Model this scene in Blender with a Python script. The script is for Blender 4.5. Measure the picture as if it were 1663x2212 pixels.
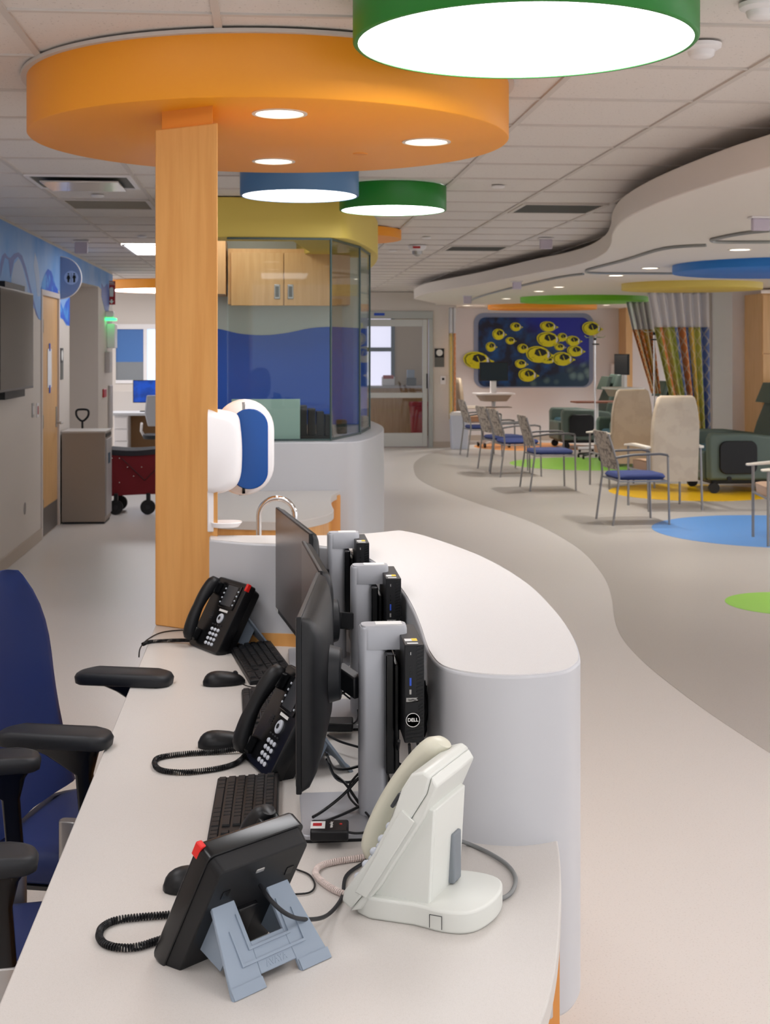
import bpy, bmesh, math, random
from mathutils import Vector, Matrix
random.seed(7)
for o in list(bpy.data.objects): bpy.data.objects.remove(o)
C = bpy.context.scene.collection
PI = math.pi
R = math.radians
# ---------------------------------------------------------------- camera
F = 2900.0; YAW = R(4.94); HC = 1.65; PX = 831.5; PY = 756.0
TOP = 1.067; DK = .762      # counter and desk heights
SA, CA = math.sin(YAW), math.cos(YAW)
cam = bpy.data.cameras.new('camera'); co = bpy.data.objects.new('camera', cam); C.objects.link(co)
co.location = (0, 0, HC); co.rotation_euler = (PI/2, 0, -YAW)
cam.sensor_fit = 'HORIZONTAL'; cam.sensor_width = 36; cam.lens = F*36/1663
cam.shift_x = 0; cam.shift_y = -(1106-PY)/1663
cam.clip_start = 0.05; cam.clip_end = 200
cam.dof.use_dof = True; cam.dof.focus_distance = 2.45; cam.dof.aperture_fstop = 20
bpy.context.scene.camera = co
# ---------------------------------------------------------------- world, exposure
vs = bpy.context.scene.view_settings
vs.view_transform = 'Standard'; vs.look = 'None'; vs.gamma = 1; vs.use_curve_mapping = False; vs.exposure = 0.12
w = bpy.data.worlds.new('world'); bpy.context.scene.world = w; w.use_nodes = True
w.node_tree.nodes['Background'].inputs[0].default_value = (0.95, 0.96, 1.0, 1)
w.node_tree.nodes['Background'].inputs[1].default_value = 1.35
# ---------------------------------------------------------------- pixel -> place helpers
def ray(px, py):
    u = (px-PX)/F; v = (PY-py)/F
    return (SA+u*CA, CA-u*SA, v)
def at_z(px, py, z):
    d = ray(px, py); t = (z-HC)/d[2]
    return Vector((d[0]*t, d[1]*t, z))
def at_y(px, py, Y):
    d = ray(px, py); t = Y/d[1]
    return Vector((d[0]*t, Y, HC+d[2]*t))
def at_x(px, py, X):
    d = ray(px, py); t = X/d[0]
    return Vector((X, d[1]*t, HC+d[2]*t))
# ---------------------------------------------------------------- materials
def lin(c):
    r = []
    for x in c:
        x /= 255.0
        r.append(x/12.92 if x <= .04045 else ((x+.055)/1.055)**2.4)
    return (*r, 1)
MC = {}
def mat(name, col=(200, 200, 200), rough=.5, metal=0, emit=None, es=0, coat=0, spec=.5, bump=None, noise=None, trans=0):
    if name in MC: return MC[name]
    m = bpy.data.materials.new(name); m.use_nodes = True; nt = m.node_tree; b = nt.nodes['Principled BSDF']
    b.inputs['Base Color'].default_value = lin(col); b.inputs['Roughness'].default_value = rough
    b.inputs['Metallic'].default_value = metal; b.inputs['Coat Weight'].default_value = coat
    b.inputs['Specular IOR Level'].default_value = spec
    if trans: b.inputs['Transmission Weight'].default_value = trans
    if emit: b.inputs['Emission Color'].default_value = lin(emit); b.inputs['Emission Strength'].default_value = es
    if noise or bump:
        tc = nt.nodes.new('ShaderNodeTexCoord')
    if noise:   # (scale, colour2, low, high)
        n = nt.nodes.new('ShaderNodeTexNoise'); n.inputs['Scale'].default_value = noise[0]; n.inputs['Detail'].default_value = 3
        cr = nt.nodes.new('ShaderNodeValToRGB'); cr.color_ramp.elements[0].position = noise[2]; cr.color_ramp.elements[1].position = noise[3]
        cr.color_ramp.elements[0].color = lin(noise[1]); cr.color_ramp.elements[1].color = lin(col)
        nt.links.new(tc.outputs['Object'], n.inputs['Vector']); nt.links.new(n.outputs['Fac'], cr.inputs['Fac'])
        nt.links.new(cr.outputs['Color'], b.inputs['Base Color'])
    if bump:
        n2 = nt.nodes.new('ShaderNodeTexNoise'); n2.inputs['Scale'].default_value = bump[0]
        bp = nt.nodes.new('ShaderNodeBump'); bp.inputs['Strength'].default_value = bump[1]; bp.inputs['Distance'].default_value = .002
        nt.links.new(tc.outputs['Object'], n2.inputs['Vector']); nt.links.new(n2.outputs['Fac'], bp.inputs['Height'])
        nt.links.new(bp.outputs['Normal'], b.inputs['Normal'])
    MC[name] = m; return m
def wood(name, c1, c2, axis='Z'):
    if name in MC: return MC[name]
    m = bpy.data.materials.new(name); m.use_nodes = True; nt = m.node_tree; b = nt.nodes['Principled BSDF']
    tc = nt.nodes.new('ShaderNodeTexCoord'); mp = nt.nodes.new('ShaderNodeMapping')
    mp.inputs['Scale'].default_value = (14, 14, 1.1) if axis == 'Z' else (1.1, 14, 14)
    n = nt.nodes.new('ShaderNodeTexNoise'); n.inputs['Scale'].default_value = 2.2; n.inputs['Detail'].default_value = 5; n.inputs['Distortion'].default_value = .4
    cr = nt.nodes.new('ShaderNodeValToRGB'); cr.color_ramp.elements[0].color = lin(c1); cr.color_ramp.elements[1].color = lin(c2)
    cr.color_ramp.elements[0].position = .35; cr.color_ramp.elements[1].position = .65
    nt.links.new(tc.outputs['Object'], mp.inputs[0]); nt.links.new(mp.outputs[0], n.inputs['Vector']); nt.links.new(n.outputs['Fac'], cr.inputs[0])
    nt.links.new(cr.outputs[0], b.inputs['Base Color']); b.inputs['Roughness'].default_value = .38
    MC[name] = m; return m
def glass(name, tint, fac=1.0):
    m = bpy.data.materials.new(name); m.use_nodes = True; nt = m.node_tree; nt.nodes.clear()
    out = nt.nodes.new('ShaderNodeOutputMaterial'); mx = nt.nodes.new('ShaderNodeMixShader')
    t = nt.nodes.new('ShaderNodeBsdfTransparent'); t.inputs[0].default_value = (*tint, 1)
    g = nt.nodes.new('ShaderNodeBsdfGlossy'); g.inputs['Roughness'].default_value = .02
    lw = nt.nodes.new('ShaderNodeFresnel'); lw.inputs['IOR'].default_value = 1.5
    ml = nt.nodes.new('ShaderNodeMath'); ml.operation = 'MULTIPLY'; ml.inputs[1].default_value = fac
    nt.links.new(lw.outputs[0], ml.inputs[0]); nt.links.new(ml.outputs[0], mx.inputs[0])
    nt.links.new(t.outputs[0], mx.inputs[1]); nt.links.new(g.outputs[0], mx.inputs[2]); nt.links.new(mx.outputs[0], out.inputs[0])
    MC[name] = m; return m
M_wall = mat('wall_paint', (214, 205, 197), .6)
M_wallw = mat('white_wall_paint', (226, 220, 220), .6)
M_tile = mat('ceiling_tile_mineral', (226, 219, 213), .9, noise=(90, (196, 188, 181), .30, .36))
M_grid = mat('ceiling_grid_paint', (208, 200, 193), .6)
M_floor = mat('floor_linoleum', (220, 214, 209), .33, bump=(3, .03), noise=(160, (207, 200, 194), .32, .42))
M_floor2 = mat('floor_linoleum_taupe', (186, 179, 172), .33, noise=(160, (175, 167, 160), .32, .42))
M_base = mat('baseboard_vinyl', (186, 172, 158), .5)
M_maple = wood('maple', (221, 158, 86), (231, 171, 99))
M_maple2 = wood('maple_dark', (214, 166, 108), (224, 178, 122))
M_solid = mat('solid_surface', (222, 220, 219), .32, coat=.1, noise=(500, (216, 213, 212), .3, .5))
M_solid2 = mat('solid_surface_white', (197, 198, 202), .35)
M_lam = mat('desk_laminate', (207, 202, 197), .4, noise=(700, (200, 195, 189), .35, .5))
M_edge = mat('laminate_edge', (186, 180, 178), .5)
M_soff = mat('soffit_paint', (228, 220, 212), .7)
M_orange = mat('orange_paint', (246, 158, 30), .45)
M_orange2 = mat('orange_soffit_flat', (236, 148, 52), .5)
M_yellow = mat('yellow_paint', (222, 196, 92), .55)
M_green = mat('green_paint', (22, 128, 34), .4)
M_lime = mat('lime_paint', (112, 190, 24), .5)
M_blued = mat('blue_disc_paint', (82, 126, 172), .4)
M_blue2 = mat('blue_paint', (30, 118, 200), .5)
M_emit = mat('lamp_diffuser', (255, 255, 255), .5, emit=(252, 252, 255), es=8)
M_emit2 = mat('downlight_lens', (255, 255, 255), .5, emit=(255, 246, 230), es=4)
M_emit3 = mat('fill_panel_diffuser', (255, 255, 255), .5, emit=(252, 252, 255), es=5)
M_emit4 = mat('bright_fill_diffuser', (255, 255, 255), .5, emit=(252, 252, 255), es=13)
M_ring = mat('downlight_trim', (235, 225, 210), .4)
M_black = mat('black_plastic', (17, 18, 21), .42, spec=.35)
M_blackg = mat('black_gloss', (9, 10, 13), .25, spec=.4)
M_dark = mat('charcoal_plastic', (34, 36, 40), .5, spec=.35)
M_grey = mat('slate_plastic', (142, 156, 172), .5)
M_silver = mat('silver_paint', (172, 174, 180), .42, metal=.3)
M_chrome = mat('chrome', (225, 222, 220), .08, metal=1)
M_alu = mat('brushed_aluminium', (176, 174, 172), .35, metal=.8)
M_white = mat('white_plastic', (236, 232, 232), .35)
M_beige = mat('warm_white_plastic', (222, 224, 218), .4)
M_beige2 = mat('ivory_plastic', (216, 214, 196), .4)
M_navy = mat('navy_upholstery', (22, 44, 102), .55, bump=(900, .15))
M_navy2 = mat('navy_fabric', (38, 52, 106), .8)
M_red = mat('red_paint', (176, 24, 32), .45)
M_redc = mat('wagon_red_fabric', (118, 16, 28), .8, bump=(30, .5))
M_tan = mat('tan_vinyl', (182, 164, 142), .55, noise=(7, (190, 173, 150), .45, .55))
M_teal = mat('sage_vinyl', (86, 102, 94), .5)
M_teal2 = mat('teal_blue_vinyl', (54, 92, 106), .5)
M_cord = mat('grey_cord', (130, 132, 132), .5)
M_pink = mat('blush_cord', (222, 206, 200), .5)
M_lbl = mat('label_white', (228, 228, 226), .5)
M_lbly = mat('label_yellow', (242, 200, 40), .5)
M_redlamp = mat('red_indicator', (220, 30, 24), .3)
M_screen = mat('matte_screen', (92, 86, 84), .3, metal=.35)
M_lcd = mat('lcd_grey', (60, 62, 66), .2)
M_key = mat('keycap_black', (20, 21, 24), .5, spec=.35)
M_pkey = mat('phone_key', (196, 202, 212), .35)
M_beigecab = mat('cabinet_beige_metal', (156, 144, 134), .5)
M_wave = mat('backsplash_blue', (0, 88, 204), .35)
M_cream = mat('backsplash_cream', (206, 214, 206), .4)
M_bluewin = mat('translucent_blue', (0, 72, 150), .2, spec=.4)
M_kick = mat('kickplate', (120, 114, 110), .4, metal=.5)
M_hinge = mat('hinge_metal', (130, 128, 128), .4, metal=.7)
M_brown = mat('brown_panel', (120, 84, 44), .5)
M_tabw = mat('table_redwood', (150, 82, 54), .4)
M_paper = mat('paper', (236, 236, 242), .7)
M_tape = mat('blue_tape', (40, 80, 190), .6)
M_vent = mat('vent_grey', (104, 104, 100), .6)
M_vent2 = mat('vent_taupe', (150, 142, 128), .6)
M_sky = mat('mural_sky_paint', (100, 158, 226), .6, noise=(1.6, (150, 184, 230), .35, .65))
M_hill = mat('mural_hill_paint', (98, 116, 186), .6)
M_ice = mat('mural_ice_paint', (28, 90, 206), .6, noise=(6, (70, 150, 226), .4, .5))
M_pale = mat('mural_pale_paint', (168, 186, 218), .6)
M_sage = mat('pale_green_panel', (172, 200, 190), .5)
M_glass = glass('booth_glass', (.935, .965, .955), .45)
M_dglass = glass('door_glass', (.93, .95, .95), .8)
# ---------------------------------------------------------------- mesh builder
class B:
    def __init__(s, M=None): s.bm = bmesh.new(); s.M = M or Matrix.Identity(4)
    def v(s, p): return s.bm.verts.new(s.M @ Vector(p))
    def box(s, x0, x1, y0, y1, z0, z1, M=None):
        old = s.M; s.M = s.M @ M if M is not None else s.M
        vs_ = [s.v((x, y, z)) for z in (z0, z1) for x, y in ((x0, y0), (x1, y0), (x1, y1), (x0, y1))]
        for f in ((3, 2, 1, 0), (4, 5, 6, 7), (0, 1, 5, 4), (1, 2, 6, 5), (2, 3, 7, 6), (3, 0, 4, 7)): s.bm.faces.new([vs_[i] for i in f])
        s.M = old; return s
    def loft(s, rings, cap=True, closed=False):
        rs = [[s.v(p) for p in r] for r in rings]; n = len(rs[0])
        pairs = list(zip(rs[:-1], rs[1:])) + ([(rs[-1], rs[0])] if closed else [])
        for a, b in pairs:
            for i in range(n): s.bm.faces.new((a[i], a[(i+1) % n], b[(i+1) % n], b[i]))
        if cap and not closed:
            s.bm.faces.new(rs[0][::-1]); s.bm.faces.new(rs[-1])
        return s
    def prism(s, poly, z0, z1):
        return s.loft([[(p[0], p[1], z0) for p in poly], [(p[0], p[1], z1) for p in poly]])
    def cyl(s, p0, p1, r0, r1=None, n=18):
        return s.tube([p0, p1], r0, n, r1=r1)
    def tube(s, pts, r, n=8, closed=False, r1=None):
        pts = [Vector(p) for p in pts]; N = len(pts); rings = []
        t0 = (pts[1]-pts[0]).normalized(); up = Vector((0, 0, 1)) if abs(t0.z) < .9 else Vector((1, 0, 0))
        nrm = t0.cross(up).normalized(); pt = t0
        for i in range(N):
            if closed: t = (pts[(i+1) % N]-pts[i-1])
            else: t = pts[min(i+1, N-1)]-pts[max(i-1, 0)]
            t = t.normalized() if t.length > 1e-9 else pt
            q = pt.rotation_difference(t); nrm = q @ nrm; nrm = (nrm-t*nrm.dot(t)).normalized(); pt = t
            bi = t.cross(nrm)
            rr = r if r1 is None else r+(r1-r)*i/(N-1)
            if callable(r): rr = r(i/(N-1))
            rings.append([pts[i]+(nrm*math.cos(a)+bi*math.sin(a))*rr for a in [2*PI*k/n for k in range(n)]])
        return s.loft(rings, closed=closed)
    def ringl(s, prof, n=64, c=(0, 0, 0)):
        rings = [[(c[0]+r*math.cos(2*PI*k/n), c[1]+r*math.sin(2*PI*k/n), c[2]+z) for k in range(n)] for r, z in prof]
        return s.loft(rings, closed=True)
    def lathe(s, prof, n=32, c=(0, 0, 0)):
        rings = [[(c[0]+r*math.cos(2*PI*k/n), c[1]+r*math.sin(2*PI*k/n), c[2]+z) for k in range(n)] for r, z in prof]
        return s.loft(rings)
    def ell(s, c, r, n=16, m=10):
        rings = []
        for i in range(m+1):
            t = -PI/2+PI*i/m; k = max(math.cos(t), .02)
            rings.append([(c[0]+r[0]*k*math.cos(2*PI*j/n), c[1]+r[1]*k*math.sin(2*PI*j/n), c[2]+r[2]*math.sin(t)) for j in range(n)])
        return s.loft(rings)
    def mesh(s, name):
        bmesh.ops.recalc_face_normals(s.bm, faces=s.bm.faces)
        me = bpy.data.meshes.new(name); s.bm.to_mesh(me); s.bm.free(); return me
    def done(s, name, m, parent=None, bevel=0, seg=2, smooth=40, label=None):
        me = s.mesh(name); me.materials.append(m)
        if smooth:
            me.polygons.foreach_set('use_smooth', [True]*len(me.polygons))
            me.set_sharp_from_angle(angle=R(smooth))
        o = bpy.data.objects.new(name, me); C.objects.link(o)
        if parent: o.parent = parent
        if bevel:
            b = o.modifiers.new('bevel', 'BEVEL'); b.width = bevel; b.segments = seg; b.limit_method = 'ANGLE'; b.angle_limit = R(50)
            b.harden_normals = False
        if label: o['label'] = label
        return o
def rr(w, h, r, n=5, cx=0, cy=0):
    """rounded rectangle outline"""
    p = []
    for k, (sx, sy) in enumerate(((1, 1), (-1, 1), (-1, -1), (1, -1))):
        for i in range(n+1):
            a = k*PI/2+i*PI/2/n
            p.append((cx+sx*(w/2-r)+r*math.cos(a), cy+sy*(h/2-r)+r*math.sin(a)))
    return p
def circ(cx, cy, r, n=64): return [(cx+r*math.cos(2*PI*k/n), cy+r*math.sin(2*PI*k/n)) for k in range(n)]
def smooth_line(pts, k=6, closed=False):
    P = [Vector(p) for p in pts]; out = []; N = len(P)
    rng = range(N) if closed else range(N-1)
    for i in rng:
        a, b, c, d = (P[(i-1) % N], P[i], P[(i+1) % N], P[(i+2) % N]) if closed else (P[max(i-1, 0)], P[i], P[i+1], P[min(i+2, N-1)])
        for j in range(k):
            t = j/k
            out.append(.5*((2*b)+(c-a)*t+(2*a-5*b+4*c-d)*t*t+(3*b-a-3*c+d)*t**3))
    if not closed: out.append(P[-1])
    return out
def thing(name, label, cat, loc=(0, 0, 0), rz=0, group=None, scale=None):
    o = bpy.data.objects.new(name, None); C.objects.link(o); o.empty_display_size = .1
    o.location = loc; o.rotation_euler = (0, 0, rz); o['label'] = label; o['category'] = cat
    if group: o['group'] = group
    if scale: o.scale = (scale,)*3
    return o
def tag(o, label, cat, group=None):
    o['label'] = label; o['category'] = cat
    if group: o['group'] = group
    return o
def struct(o): o['kind'] = 'structure'; return o
def kids(o): return [c for c in C.objects if c.parent == o]
def dup(root, loc, rz, label, group=None, scale=None):
    r = root.copy(); C.objects.link(r); r.location = loc; r.rotation_euler = (0, 0, rz); r['label'] = label
    if group: r['group'] = group
    if scale: r.scale = (scale,)*3
    for ch in kids(root):
        c = ch.copy(); C.objects.link(c); c.parent = r
        for g in kids(ch):
            d = g.copy(); C.objects.link(d); d.parent = c
    return r
def text(s, name, size, m, parent, M, extrude=.0004, label=None):
    cu = bpy.data.curves.new(name, 'FONT'); cu.body = s; cu.size = size; cu.extrude = extrude; cu.offset = size*.025; cu.align_x = 'CENTER'; cu.align_y = 'CENTER'
    t = bpy.data.objects.new(name, cu); C.objects.link(t)
    dg = bpy.context.evaluated_depsgraph_get(); me = bpy.data.meshes.new_from_object(t.evaluated_get(dg))
    bpy.data.objects.remove(t); me.transform(M); me.materials.clear(); me.materials.append(m)
    o = bpy.data.objects.new(name, me); C.objects.link(o); o.parent = parent
    if label: o['label'] = label
    return o
def coil(path, rc, rw, pitch, mk=9, n=5):
    P = [Vector(p) for p in path]; L = [0]
    for a, b in zip(P, P[1:]): L.append(L[-1]+(b-a).length)
    tot = L[-1]; N = int(tot/pitch*mk); pts = []; j = 0
    for i in range(N+1):
        s = tot*i/N
        while j < len(P)-2 and L[j+1] < s: j += 1
        t = (s-L[j])/max(L[j+1]-L[j], 1e-9); p = P[j].lerp(P[j+1], t); d = (P[j+1]-P[j]).normalized()
        a = d.cross(Vector((0, 0, 1))); a = a.normalized() if a.length > .05 else Vector((1, 0, 0)); b = a.cross(d)
        ph = 2*PI*i/mk
        pts.append(p+(a*math.cos(ph)+b*math.sin(ph))*rc)
    return B().tube(pts, rw, n)
CEIL = 2.627
# ================================================================ THE SETTING
# floor
struct(B().box(-6, 14, -3, 32, -.1, 0).done('floor', M_floor))
edge = [(985, 970), (950, 974), (920, 983), (900, 995), (893, 1008), (900, 1030), (925, 1047), (960, 1062), (1030, 1087), (1100, 1110), (1160, 1133), (1220, 1165), (1262, 1195), (1292, 1228), (1312, 1260),
        (1322, 1295), (1328, 1340), (1345, 1380), (1385, 1425), (1440, 1472), (1520, 1532), (1600, 1586), (1663, 1627)]
ep = [at_z(x, y, 0) for x, y in edge]
ep = smooth_line(ep, 5)
fp = [(p.x, p.y) for p in ep]+[(14, fp_y) for fp_y in (ep[-1].y-1.5, 24.2)]
fp.insert(len(ep), (ep[-1].x+3, ep[-1].y-1.2))
struct(B().prism(fp, -.05, .0015).done('floor_inlay', M_floor2))
def inlay(cx, cy, r, m): struct(B().prism(circ(cx, cy, r, 96), -.04, .003).done('floor_inlay', m))
M_fb = mat('inlay_blue', (96, 150, 212), .35); M_fg = mat('inlay_green', (150, 206, 84), .35); M_fy = mat('inlay_yellow', (240, 190, 20), .35); M_fo = mat('inlay_orange', (244, 160, 70), .35)
def by_px(xl, yn, yf, h=0):
    """circle from its leftmost pixel and near/far pixel rows on a horizontal plane"""
    zn = (h-HC)/((PY-yn)/F); zf = (h-HC)/((PY-yf)/F); zc = (zn+zf)/2; r = abs(zf-zn)/2
    d = ray(xl, 0); p = Vector((d[0]*zc, d[1]*zc)); return p.x+r, p.y, r
for xl, yn, yf, m in [(1418, 1189.5, 1116, M_fb), (1320, 1085, 1047, M_fy), (1103, 1018, 989.6, M_fg), (1573, 1333, 1282, M_fg), (1025, 975, 957, M_fo)]:
    inlay(*by_px(xl, yn, yf), m)
# ceiling with its grid
struct(B().box(-6, 14, -3, 32, CEIL+.008, CEIL+.1).done('ceiling', M_tile))
g = B(); XA = at_z(1100.3, 281.9, CEIL).x; YA = at_z(1250, 274, CEIL).y; TS = .61
for k in range(-11, 22): g.box(XA+k*TS-.012, XA+k*TS+.012, -3, 32, CEIL, CEIL+.02)
for k in range(-12, 42): g.box(-6, 14, YA+k*TS-.011, YA+k*TS+.011, CEIL+.001, CEIL+.02)
struct(g.done('ceiling_grid', M_grid))
# left wall, with door and niche
WX = -1.977
zd0 = at_x(90, 1000, WX).y; zd1 = at_x(125.5, 1000, WX).y      # door leaf span in Y
zn0 = at_x(150, 1000, WX).y; zn1 = at_x(212, 1000, WX).y; ze = at_x(243, 1000, WX).y
b = B(); b.box(WX-.15, WX, -3, zd0-.05, 0, CEIL); b.box(WX-.15, WX, zd0-.05, zd1+.05, 2.19, CEIL); b.box(WX-.15, WX, zd1+.05, zn0, 0, CEIL)
b.box(WX-.9, WX, zn0, zn1, 2.38, CEIL); b.box(WX-.9, WX, zn1, ze, 0, CEIL)
struct(b.done('wall_left', M_wall))
struct(B().box(WX-.95, WX-.9, zn0-.1, zn1+.1, 0, CEIL).box(WX-.9, WX-.1, zn0-.05, zn0, 0, CEIL).done('wall_niche', M_wall))
bb = B(); bb.box(WX, WX+.012, -3, zd0-.05, 0, .1); bb.box(WX, WX+.012, zd1+.05, zn0, 0, .1); struct(bb.done('baseboard_left', M_base, bevel=.003))
d = struct(B().box(WX-.05, WX-.008, zd0, zd1, .005, 2.13).done('door_1', M_maple2))
B().box(WX-.1, WX+.012, zd0-.05, zd0, 0, 2.129).box(WX-.1, WX+.012, zd1, zd1+.05, 0, 2.129).box(WX-.1, WX+.012, zd0-.05, zd1+.05, 2.13, 2.18).done('door_frame', mat('frame_paint', (214, 204, 200), .5), d, bevel=.003)
B().box(WX-.008, WX-.003, zd0+.02, zd1-.02, .01, .25).done('kick_plate', M_kick, d)
for hz in (.28, 1.02, 1.86): B().box(WX-.008, WX+.006, zd0-.01, zd0+.07, hz-.06, hz+.06).done('hinge', M_hinge, d, bevel=.004)
h = B(); h.box(WX-.008, WX+.0, zd1-.1, zd1-.04, .93, 1.12); h.cyl((WX, zd1-.07, .97), (WX+.055, zd1-.07, .97), .011); h.cyl((WX+.05, zd1-.07, .97), (WX+.05, zd1-.19, .97), .009); h.done('door_handle', M_alu, d, bevel=.002)
# notice on the door
n_ = thing('door_notice', 'sheet of white paper taped to the wooden door beside the television', 'notice', (WX-.006, (zd0+zd1)/2, 1.5))
B().box(0, .002, -.11, .11, -.19, .16).done('sheet', M_paper, n_); B().box(.001, .004, -.03, .03, .14, .21).done('tape', M_tape, n_); B().box(.001, .004, -.03, .03, -.24, -.17).done('tape', M_tape, n_)
# painted mural on the left wall
def wallpoly(pts, off, m, name, parent=None):
    P = [at_x(x, y, WX) for x, y in pts]; b = B()
    b.loft([[(WX-.002, p.y, min(p.z, CEIL-.001)) for p in P], [(WX+off, p.y, min(p.z, CEIL-.001)) for p in P]])
    return b.done(name, m, parent, smooth=0)
mu = thing('wall_mural', 'blue painted mural of icy hills along the top of the left wall', 'mural', (0, 0, 0))
wallpoly([(-420, 180), (243, 594), (243, 660), (236, 640), (226, 632), (213, 619), (150, 604), (150, 704), (143, 703), (136, 690), (129, 688), (129, 628), (88, 619), (88, 692), (82, 688), (76, 668), (66, 660), (50, 700), (20, 650), (-200, 700), (-420, 700)], .002, M_sky, 'painted_sky', mu)
wallpoly([(0, 570), (4, 552), (10, 546), (17, 556), (22, 557), (30, 548), (39, 545), (47, 552), (56, 580), (63, 610), (70, 640), (78, 672), (84, 690), (78, 680), (68, 645), (60, 612), (52, 585), (44, 562), (38, 554), (30, 562), (22, 600), (18, 562), (10, 556), (5, 575), (0, 600)], .003, M_hill, 'painted_hill', mu)
wallpoly([(24, 600), (30, 570), (40, 558), (48, 575), (58, 620), (62, 660), (40, 660), (24, 640)], .0025, M_pale, 'painted_hill', mu)
wallpoly([(72, 575), (75, 545), (80, 565), (84, 590), (86, 640), (80, 640), (76, 600)], .003, M_pale, 'painted_hill', mu)
wallpoly([(88, 629), (90, 610), (97, 590), (103, 581), (110, 586), (114, 598), (119, 617), (124, 625), (125.5, 638)], .0035, M_ice, 'painted_iceberg', mu)
wallpoly([(129, 650), (136, 668), (142, 652), (150, 642), (150, 704), (143, 700), (136, 690), (129, 684)], .0035, M_ice, 'painted_iceberg', mu)
wallpoly([(219, 640), (219, 612), (224, 621), (231, 612), (238, 640), (233, 680), (226, 670)], .0035, M_hill, 'painted_hill', mu)
# far walls
ZD = at_z(870, 967, 0).y; YF = ZD          # wall with the sliding door
xl, xr = at_y(800, 900, YF).x, at_y(935, 900, YF).x; xw = at_y(985, 900, YF).x
dz = at_y(870, 672, YF).z
struct(B().box(-.2, xl-.55, YF, YF+.2, 0, CEIL).box(xr, xw, YF, YF+.2, 0, CEIL).box(xl-.55, xr, YF, YF+.2, dz, CEIL).done('wall_back', M_wall))
YM = at_z(1155, 951, 0).y; struct(B().box(xw-.02, 14, YM, YM+.15, 0, CEIL).box(xw-.02, xw, YF+.2, YM, 0, CEIL).box(xw-.02, xw, YM+.15, YF+3.2, 0, CEIL).done('wall_mural_side', M_wallw))
struct(B().box(xw, 14, YM-.012, YM, 0, .1).done('baseboard_back', M_base))
struct(B().box(xr, xw, YF-.012, YF, 0, .1).done('baseboard_door', M_base))
# sliding door
sd = struct(B().box(xl-.55, xr, YF-.02, YF+.12, dz-.13, dz).box(xr-.07, xr, YF-.02, YF+.12, 0, dz-.131).box(xl-.55, xl-.5, YF-.02, YF+.12, 0, dz-.131).done('door_2', mat('door_alu', (176, 178, 174), .4, metal=.3), bevel=.004))
f = B(); lx0, lx1 = xl-.5, xr-.1; y0, y1 = YF-.03, YF+.01; zt = dz-.14
f.box(lx0, lx0+.1, y0, y1, .02, zt); f.box(lx1-.08, lx1, y0, y1, .02, zt); f.box(lx0+.101, lx1-.081, y0, y1, .02, .25); f.box(lx0+.101, lx1-.081, y0, y1, .84, .93); f.box(lx0+.101, lx1-.081, y0, y1, zt-.12, zt)
f.done('sash', mat('sash_alu', (196, 196, 192), .4, metal=.3), sd, bevel=.003)
B().box(lx0+.1, lx1-.08, YF-.012, YF-.006, .25, zt-.12).done('pane', M_dglass, sd)
B().box(xr-.115, xr-.095, YF-.06, YF-.031, 1.0, 1.25).done('door_pull', M_dark, sd, bevel=.004)
p = at_y(819, 679, YF); tag(B().box(p.x-.09, p.x+.09, YF-.025, YF-.02, p.z-.022, p.z+.022).done('door_sticker', M_tape), 'small blue sticker on the header above the sliding glass door', 'sticker')
# room behind the sliding door
YB = YF+3.2
struct(B().box(-1, xw+.5, YB, YB+.1, 0, .95).box(xr-.35, xw+.5, YB, YB+.1, .95, CEIL).box(-1, xr-.35, YB, YB+.1, 2.25, CEIL).done('wall_room', mat('room_wall', (196, 172, 140), .6)))
wf = struct(B().box(-.8, xr-.35, YB-.02, YB+.05, 1.62, 1.7).box(xr-.42, xr-.35, YB-.025, YB+.05, .955, 2.249).done('window_1', mat('win_frame', (70, 84, 96), .4)))
B().box(-.8, xr-.4, YB+.04, YB+.06, .95, 2.25).done('pane', mat('daylight_pane', (230, 230, 245), .3, emit=(232, 228, 250), es=.85, noise=None), wf)
rc = thing('wall_counter', 'pale counter under the window inside the glazed room', 'counter', (0, YB-.3, 0))
B().box(-.6, xr+.2, -.28, .28, .93, .97).done('countertop', M_edge, rc, bevel=.004); B().box(-.6, xr+.2, .2, .27, 0, .93).done('panel', M_maple2, rc)
def boxthing(name, px0, px1, py0, py1, Y, depth, m, label, cat, bevel=.01, taper=0):
    a = at_y(px0, py1, Y); c = at_y(px1, py0, Y); cx = (a.x+c.x)/2; hw = (c.x-a.x)/2; hh = c.z-a.z; b = B()
    b.loft([[(-hw*(1-taper), 0, 0), (hw*(1-taper), 0, 0), (hw*(1-taper), depth, 0), (-hw*(1-taper), depth, 0)], [(-hw, 0, hh), (hw, 0, hh), (hw, depth, hh), (-hw, depth, hh)]])
    o = b.done(name, m, bevel=bevel); o.location = (cx, Y, a.z); return tag(o, label, cat)
t = thing('waste_bin', 'tall red bin seen through the lower pane of the sliding door', 'bin', (at_y(904, 900, YB-.7).x, YB-.7, 0))
B().loft([rrp for rrp in [[(x, y, 0) for x, y in rr(.26, .26, .03)], [(x, y, .62) for x, y in rr(.32, .32, .03)]]]).done('body', M_red, t)
B().loft([[(x, y, .6) for x, y in rr(.35, .35, .04)], [(x, y, .68) for x, y in rr(.34, .34, .04)]]).done('lid', M_red, t, bevel=.01)
t = thing('supply_box', 'white box with a red flap on the counter inside the glazed room', 'box', (at_y(838, 800, YB-.35).x, YB-.35, .972))
B().box(-.12, .12, -.09, .09, 0, .17).done('carton', M_white, t, bevel=.01); B().box(-.1, .1, -.095, .0, .13, .2).done('flap', M_red, t, bevel=.01)
t = thing('test_machine', 'dark bench machine on the counter at the right inside the glazed room', 'machine', (at_y(888, 800, YB-.35).x, YB-.35, .972))
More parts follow.
